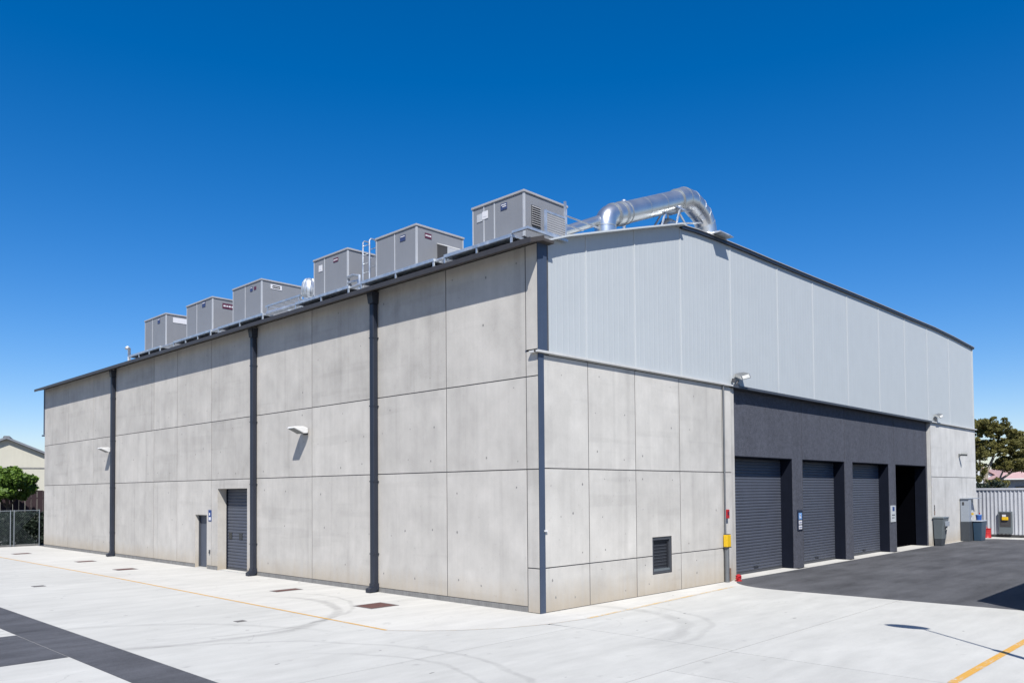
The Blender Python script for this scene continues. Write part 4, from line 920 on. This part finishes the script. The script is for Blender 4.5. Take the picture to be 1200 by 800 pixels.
hprism([(-0.35, 9.02), (0.35, 9.02), (0.25, 9.18), (-0.25, 9.18)], -0.5, 25.5).build('ridge_cap', 'roof_grey', rf)
hprism([(-HW, 5.75), (HW, 5.75), (HW, 5.86), (-HW, 5.86)], -0.06, -0.005).build('string_course', 'plinth_grey', t)

# ------------------------------------------------------------------ right background: corrugated fence, gum tree, house
FX = 39.2
t = thing('corrugated_fence', 'tall pale corrugated steel fence past the building end', 'fence', (FX, -5, 0))
for k in range(9):
    y1_ = 5.0 - k * 2.4; n_ = 12; pt = 2.4 / n_; pr = []
    for i in range(n_):
        y = y1_ - i * pt
        pr += [(y, 0.0), (y - pt * 0.45, 0.0), (y - pt * 0.60, -0.045), (y - pt * 0.85, -0.045)]
    pr.append((y1_ - 2.4 + 0.004, 0.0)); v = []; f = []
    for i, (y, d) in enumerate(pr):
        v += [(FX + d, y, 0.16), (FX + d, y, 2.74)]
        if i: f.append((2 * i - 2, 2 * i, 2 * i + 1, 2 * i - 1))
    MB().add(v, f).build('sheet', 'fence_steel', t)
MB().box(FX - 0.08, FX + 0.06, -16.6, 5.0, 2.742, 2.86).build('top_rail', 'fence_steel', t)
MB().box(FX - 0.04, FX + 0.08, -16.6, 5.0, 0.0, 0.158).build('base_rail', 'fence_base', t)
t = thing('meter_box', 'dark grey meter box with yellow fitting on the corrugated fence', 'box', (FX - 0.15, -1.07, 0.8))
MB().box(FX - 0.20, FX - 0.065, -1.42, -0.74, 0.22, 1.50).build('case', 'bin_grey', t, bevel=0.01)
MB().box(FX - 0.215, FX - 0.201, -1.36, -0.80, 0.62, 1.44).build('recess', 'lamp_dark', t)
MB().box(FX - 0.30, FX - 0.216, -1.24, -0.92, 1.00, 1.18).build('fitting', 'box_yellow', t, bevel=0.02)
MB().box(FX - 0.28, FX - 0.216, -1.12, -0.94, 1.20, 1.32).build('dial', 'label_white', t)
# gum tree
DEP = Vector((0.7193, 0.6941, 0.0))
t = thing('gum_tree', 'spreading olive green gum tree behind the corrugated fence', 'tree', (70.9, 7.3, 0))
def G3(px, py, dd=0.0):
    """place in the tree's own plane, metres; px,py are sideways and height"""
    return (70.5 + 0.694 * px + 0.72 * dd, 7.3 - 0.719 * px + 0.69 * dd, py)
cl = []
spec = [(-0.8, 8.7, 1.0, .45), (0.2, 8.9, 1.2, .45), (1.3, 8.5, 1.1, .4), (1.9, 7.9, .7, .35), (-0.6, 7.9, .8, .35), (0.4, 8.2, .9, .3),
        (-0.9, 7.0, 1.0, .5), (0.3, 6.9, 1.1, .4), (1.4, 6.7, 1.2, .45), (2.7, 7.2, 1.1, .5), (3.6, 7.5, 1.2, .5), (4.6, 7.0, 1.3, .6), (3.1, 6.4, 1.1, .4), (4.3, 6.0, 1.2, .4), (5.6, 6.6, 1.2, .6),
        (-0.9, 6.0, .8, .5), (0.3, 6.1, .6, .3), (2.0, 5.2, 1.2, .45), (3.0, 4.9, 1.1, .4), (1.3, 4.9, .7, .35), (4.7, 4.8, 1.1, .45), (5.6, 5.2, 1.0, .5), (2.4, 5.5, .9, .35), (-1.0, 4.6, .6, .7), (-1.2, 3.4, .7, .6), (0.8, 3.3, 1.0, .5), (6.4, 5.8, 1.2, .7), (7.4, 6.6, 1.3, .7)]
for px, py, rx, rz in spec:
    for k in range(24):
        sc_ = rng.uniform(0.12, 0.42)
        cl.append((G3(px + rng.uniform(-.8, .8) * rx, py + rng.uniform(-.95, .9) * rz, rng.uniform(-1.8, 1.8)), (rx * sc_, rx * sc_, max(0.12, rz * sc_ * 1.5)), int(400 * sc_ * rx)))
leaf_cloud(cl, 0.105, 2.4).build('crown', 'gum_leaves', t)
MB().tube([G3(0.3, 0), G3(0.25, 1.4), G3(0.05, 2.6), G3(-0.05, 3.4)], [0.34, 0.28, 0.24, 0.2], 10).build('trunk', 'bark', t, smooth=True)
for pts, r_ in (([G3(-.05, 3.3), G3(0.1, 4.4), G3(0.7, 5.6), G3(0.9, 7.2), G3(0.4, 8.4)], .17), ([G3(0.1, 2.5), G3(1.2, 3.5), G3(2.4, 4.3), G3(3.4, 5.6), G3(4.2, 6.8)], .15), ([G3(0, 3.2), G3(-.5, 4.5), G3(-.6, 6.2), G3(-.7, 8)], .12), ([G3(2.4, 4.3), G3(4.0, 4.6), G3(5.6, 5.2)], .08), ([G3(1.2, 3.5), G3(1.6, 4.4), G3(1.7, 5.4)], .09), ([G3(0.7, 5.6), G3(1.6, 6.4), G3(2.7, 7.0)], .05)):
    MB().tube(pts, [r_ * (1 - 0.16 * i) for i in range(len(pts))], 8).build('limb', 'bark', t, smooth=True)
# low house with a washed-out terracotta roof, and garden bush
t = thing('tiled_house', 'low house with washed out terracotta roof behind the gum tree', 'house', (98, 11, 0))
def K3(s_, d_, z): return (94.0 + 0.694 * s_ + 0.72 * d_, 12.0 - 0.719 * s_ + 0.69 * d_, z)
def kprism(pts, d0, d1):
    n_ = len(pts); v = [K3(s_, d0, z) for s_, z in pts] + [K3(s_, d1, z) for s_, z in pts]
    return MB().add(v, [tuple(range(n_)), tuple(reversed(range(n_, 2 * n_)))] + [((i + 1) % n_, i, i + n_, (i + 1) % n_ + n_) for i in range(n_)])
kprism([(1.6, 0), (12, 0), (12, 3.9), (1.6, 3.9)], 0.8, 9).build('wall', 'house_wall', t)
rv = [K3(0.6, 0, 3.86), K3(13, 0, 3.86), K3(13, 10, 3.86), K3(0.6, 10, 3.86), K3(4.2, 5, 5.6), K3(10, 5, 5.6)]
rf = MB().add(rv, [(0, 1, 5, 4), (1, 2, 5), (2, 3, 4, 5), (3, 0, 4), (3, 2, 1, 0)]).build('roof', 'roof_terracotta', t)
kprism([(0.5, 3.80), (13.1, 3.80), (13.1, 3.95), (0.5, 3.95)], -0.06, -0.002).build('eave_board', 'flashing_white', rf)
for s_ in (3.0, 6.0, 9.0): kprism([(s_, 1.4), (s_ + 1.5, 1.4), (s_ + 1.5, 3.0), (s_, 3.0)], 0.74, 0.795).build('window', 'house_glass', t)
t2_ = thing('tiled_house', 'grey gabled house end seen between the gum tree limbs', 'house', (90, 16, 0))
def kp2(pts, d0, d1): 
    n_ = len(pts); v = [K3(s_ - 3.6, d0 + 3, z) for s_, z in pts] + [K3(s_ - 3.6, d1 + 3, z) for s_, z in pts]
    return MB().add(v, [tuple(range(n_)), tuple(reversed(range(n_, 2 * n_)))] + [((i + 1) % n_, i, i + n_, (i + 1) % n_ + n_) for i in range(n_)])
kp2([(0, 0), (6, 0), (6, 4.0), (3, 5.6), (0, 4.0)], 0, 8).build('wall', 'cladding_trim', t2_)
kp2([(-.4, 3.9), (3, 5.65), (6.4, 3.9), (6.4, 4.1), (3, 5.85), (-.4, 4.1)], -.3, 8.3).build('roof', 'roof_terracotta', t2_)
t = thing('garden_bush', 'low olive bush in front of the tiled house', 'bush', (84, 6.0, 0))
leaf_cloud([((84 + rng.uniform(-1.2, 1.2), 3.6 + rng.uniform(-1.2, 1.2), 2.6 + rng.uniform(-.5, .5)), (0.9, 0.9, 0.55), 500) for k in range(12)], 0.13, 2).build('foliage', 'shrub_leaves', t)
MB().tube([(84, 3.6, 0), (84, 3.6, 2.4)], 0.12, 8).build('stem', 'bark_dark', t)
t = thing('garden_bush', 'dark dense bush at the foot of the gum tree behind the steel fence', 'bush', (66, 6.5, 0))
leaf_cloud([((66 + rng.uniform(-1.5, 1.5), 6.6 + rng.uniform(-1.5, 1.5), 2.2 + rng.uniform(-.6, .6)), (0.9, 0.9, 0.7), 500) for k in range(12)], 0.13, 2).build('foliage', 'hedge_leaves', t)
MB().tube([(66, 6.6, 0), (66, 6.6, 2.0)], 0.12, 8).build('stem', 'bark_dark', t)
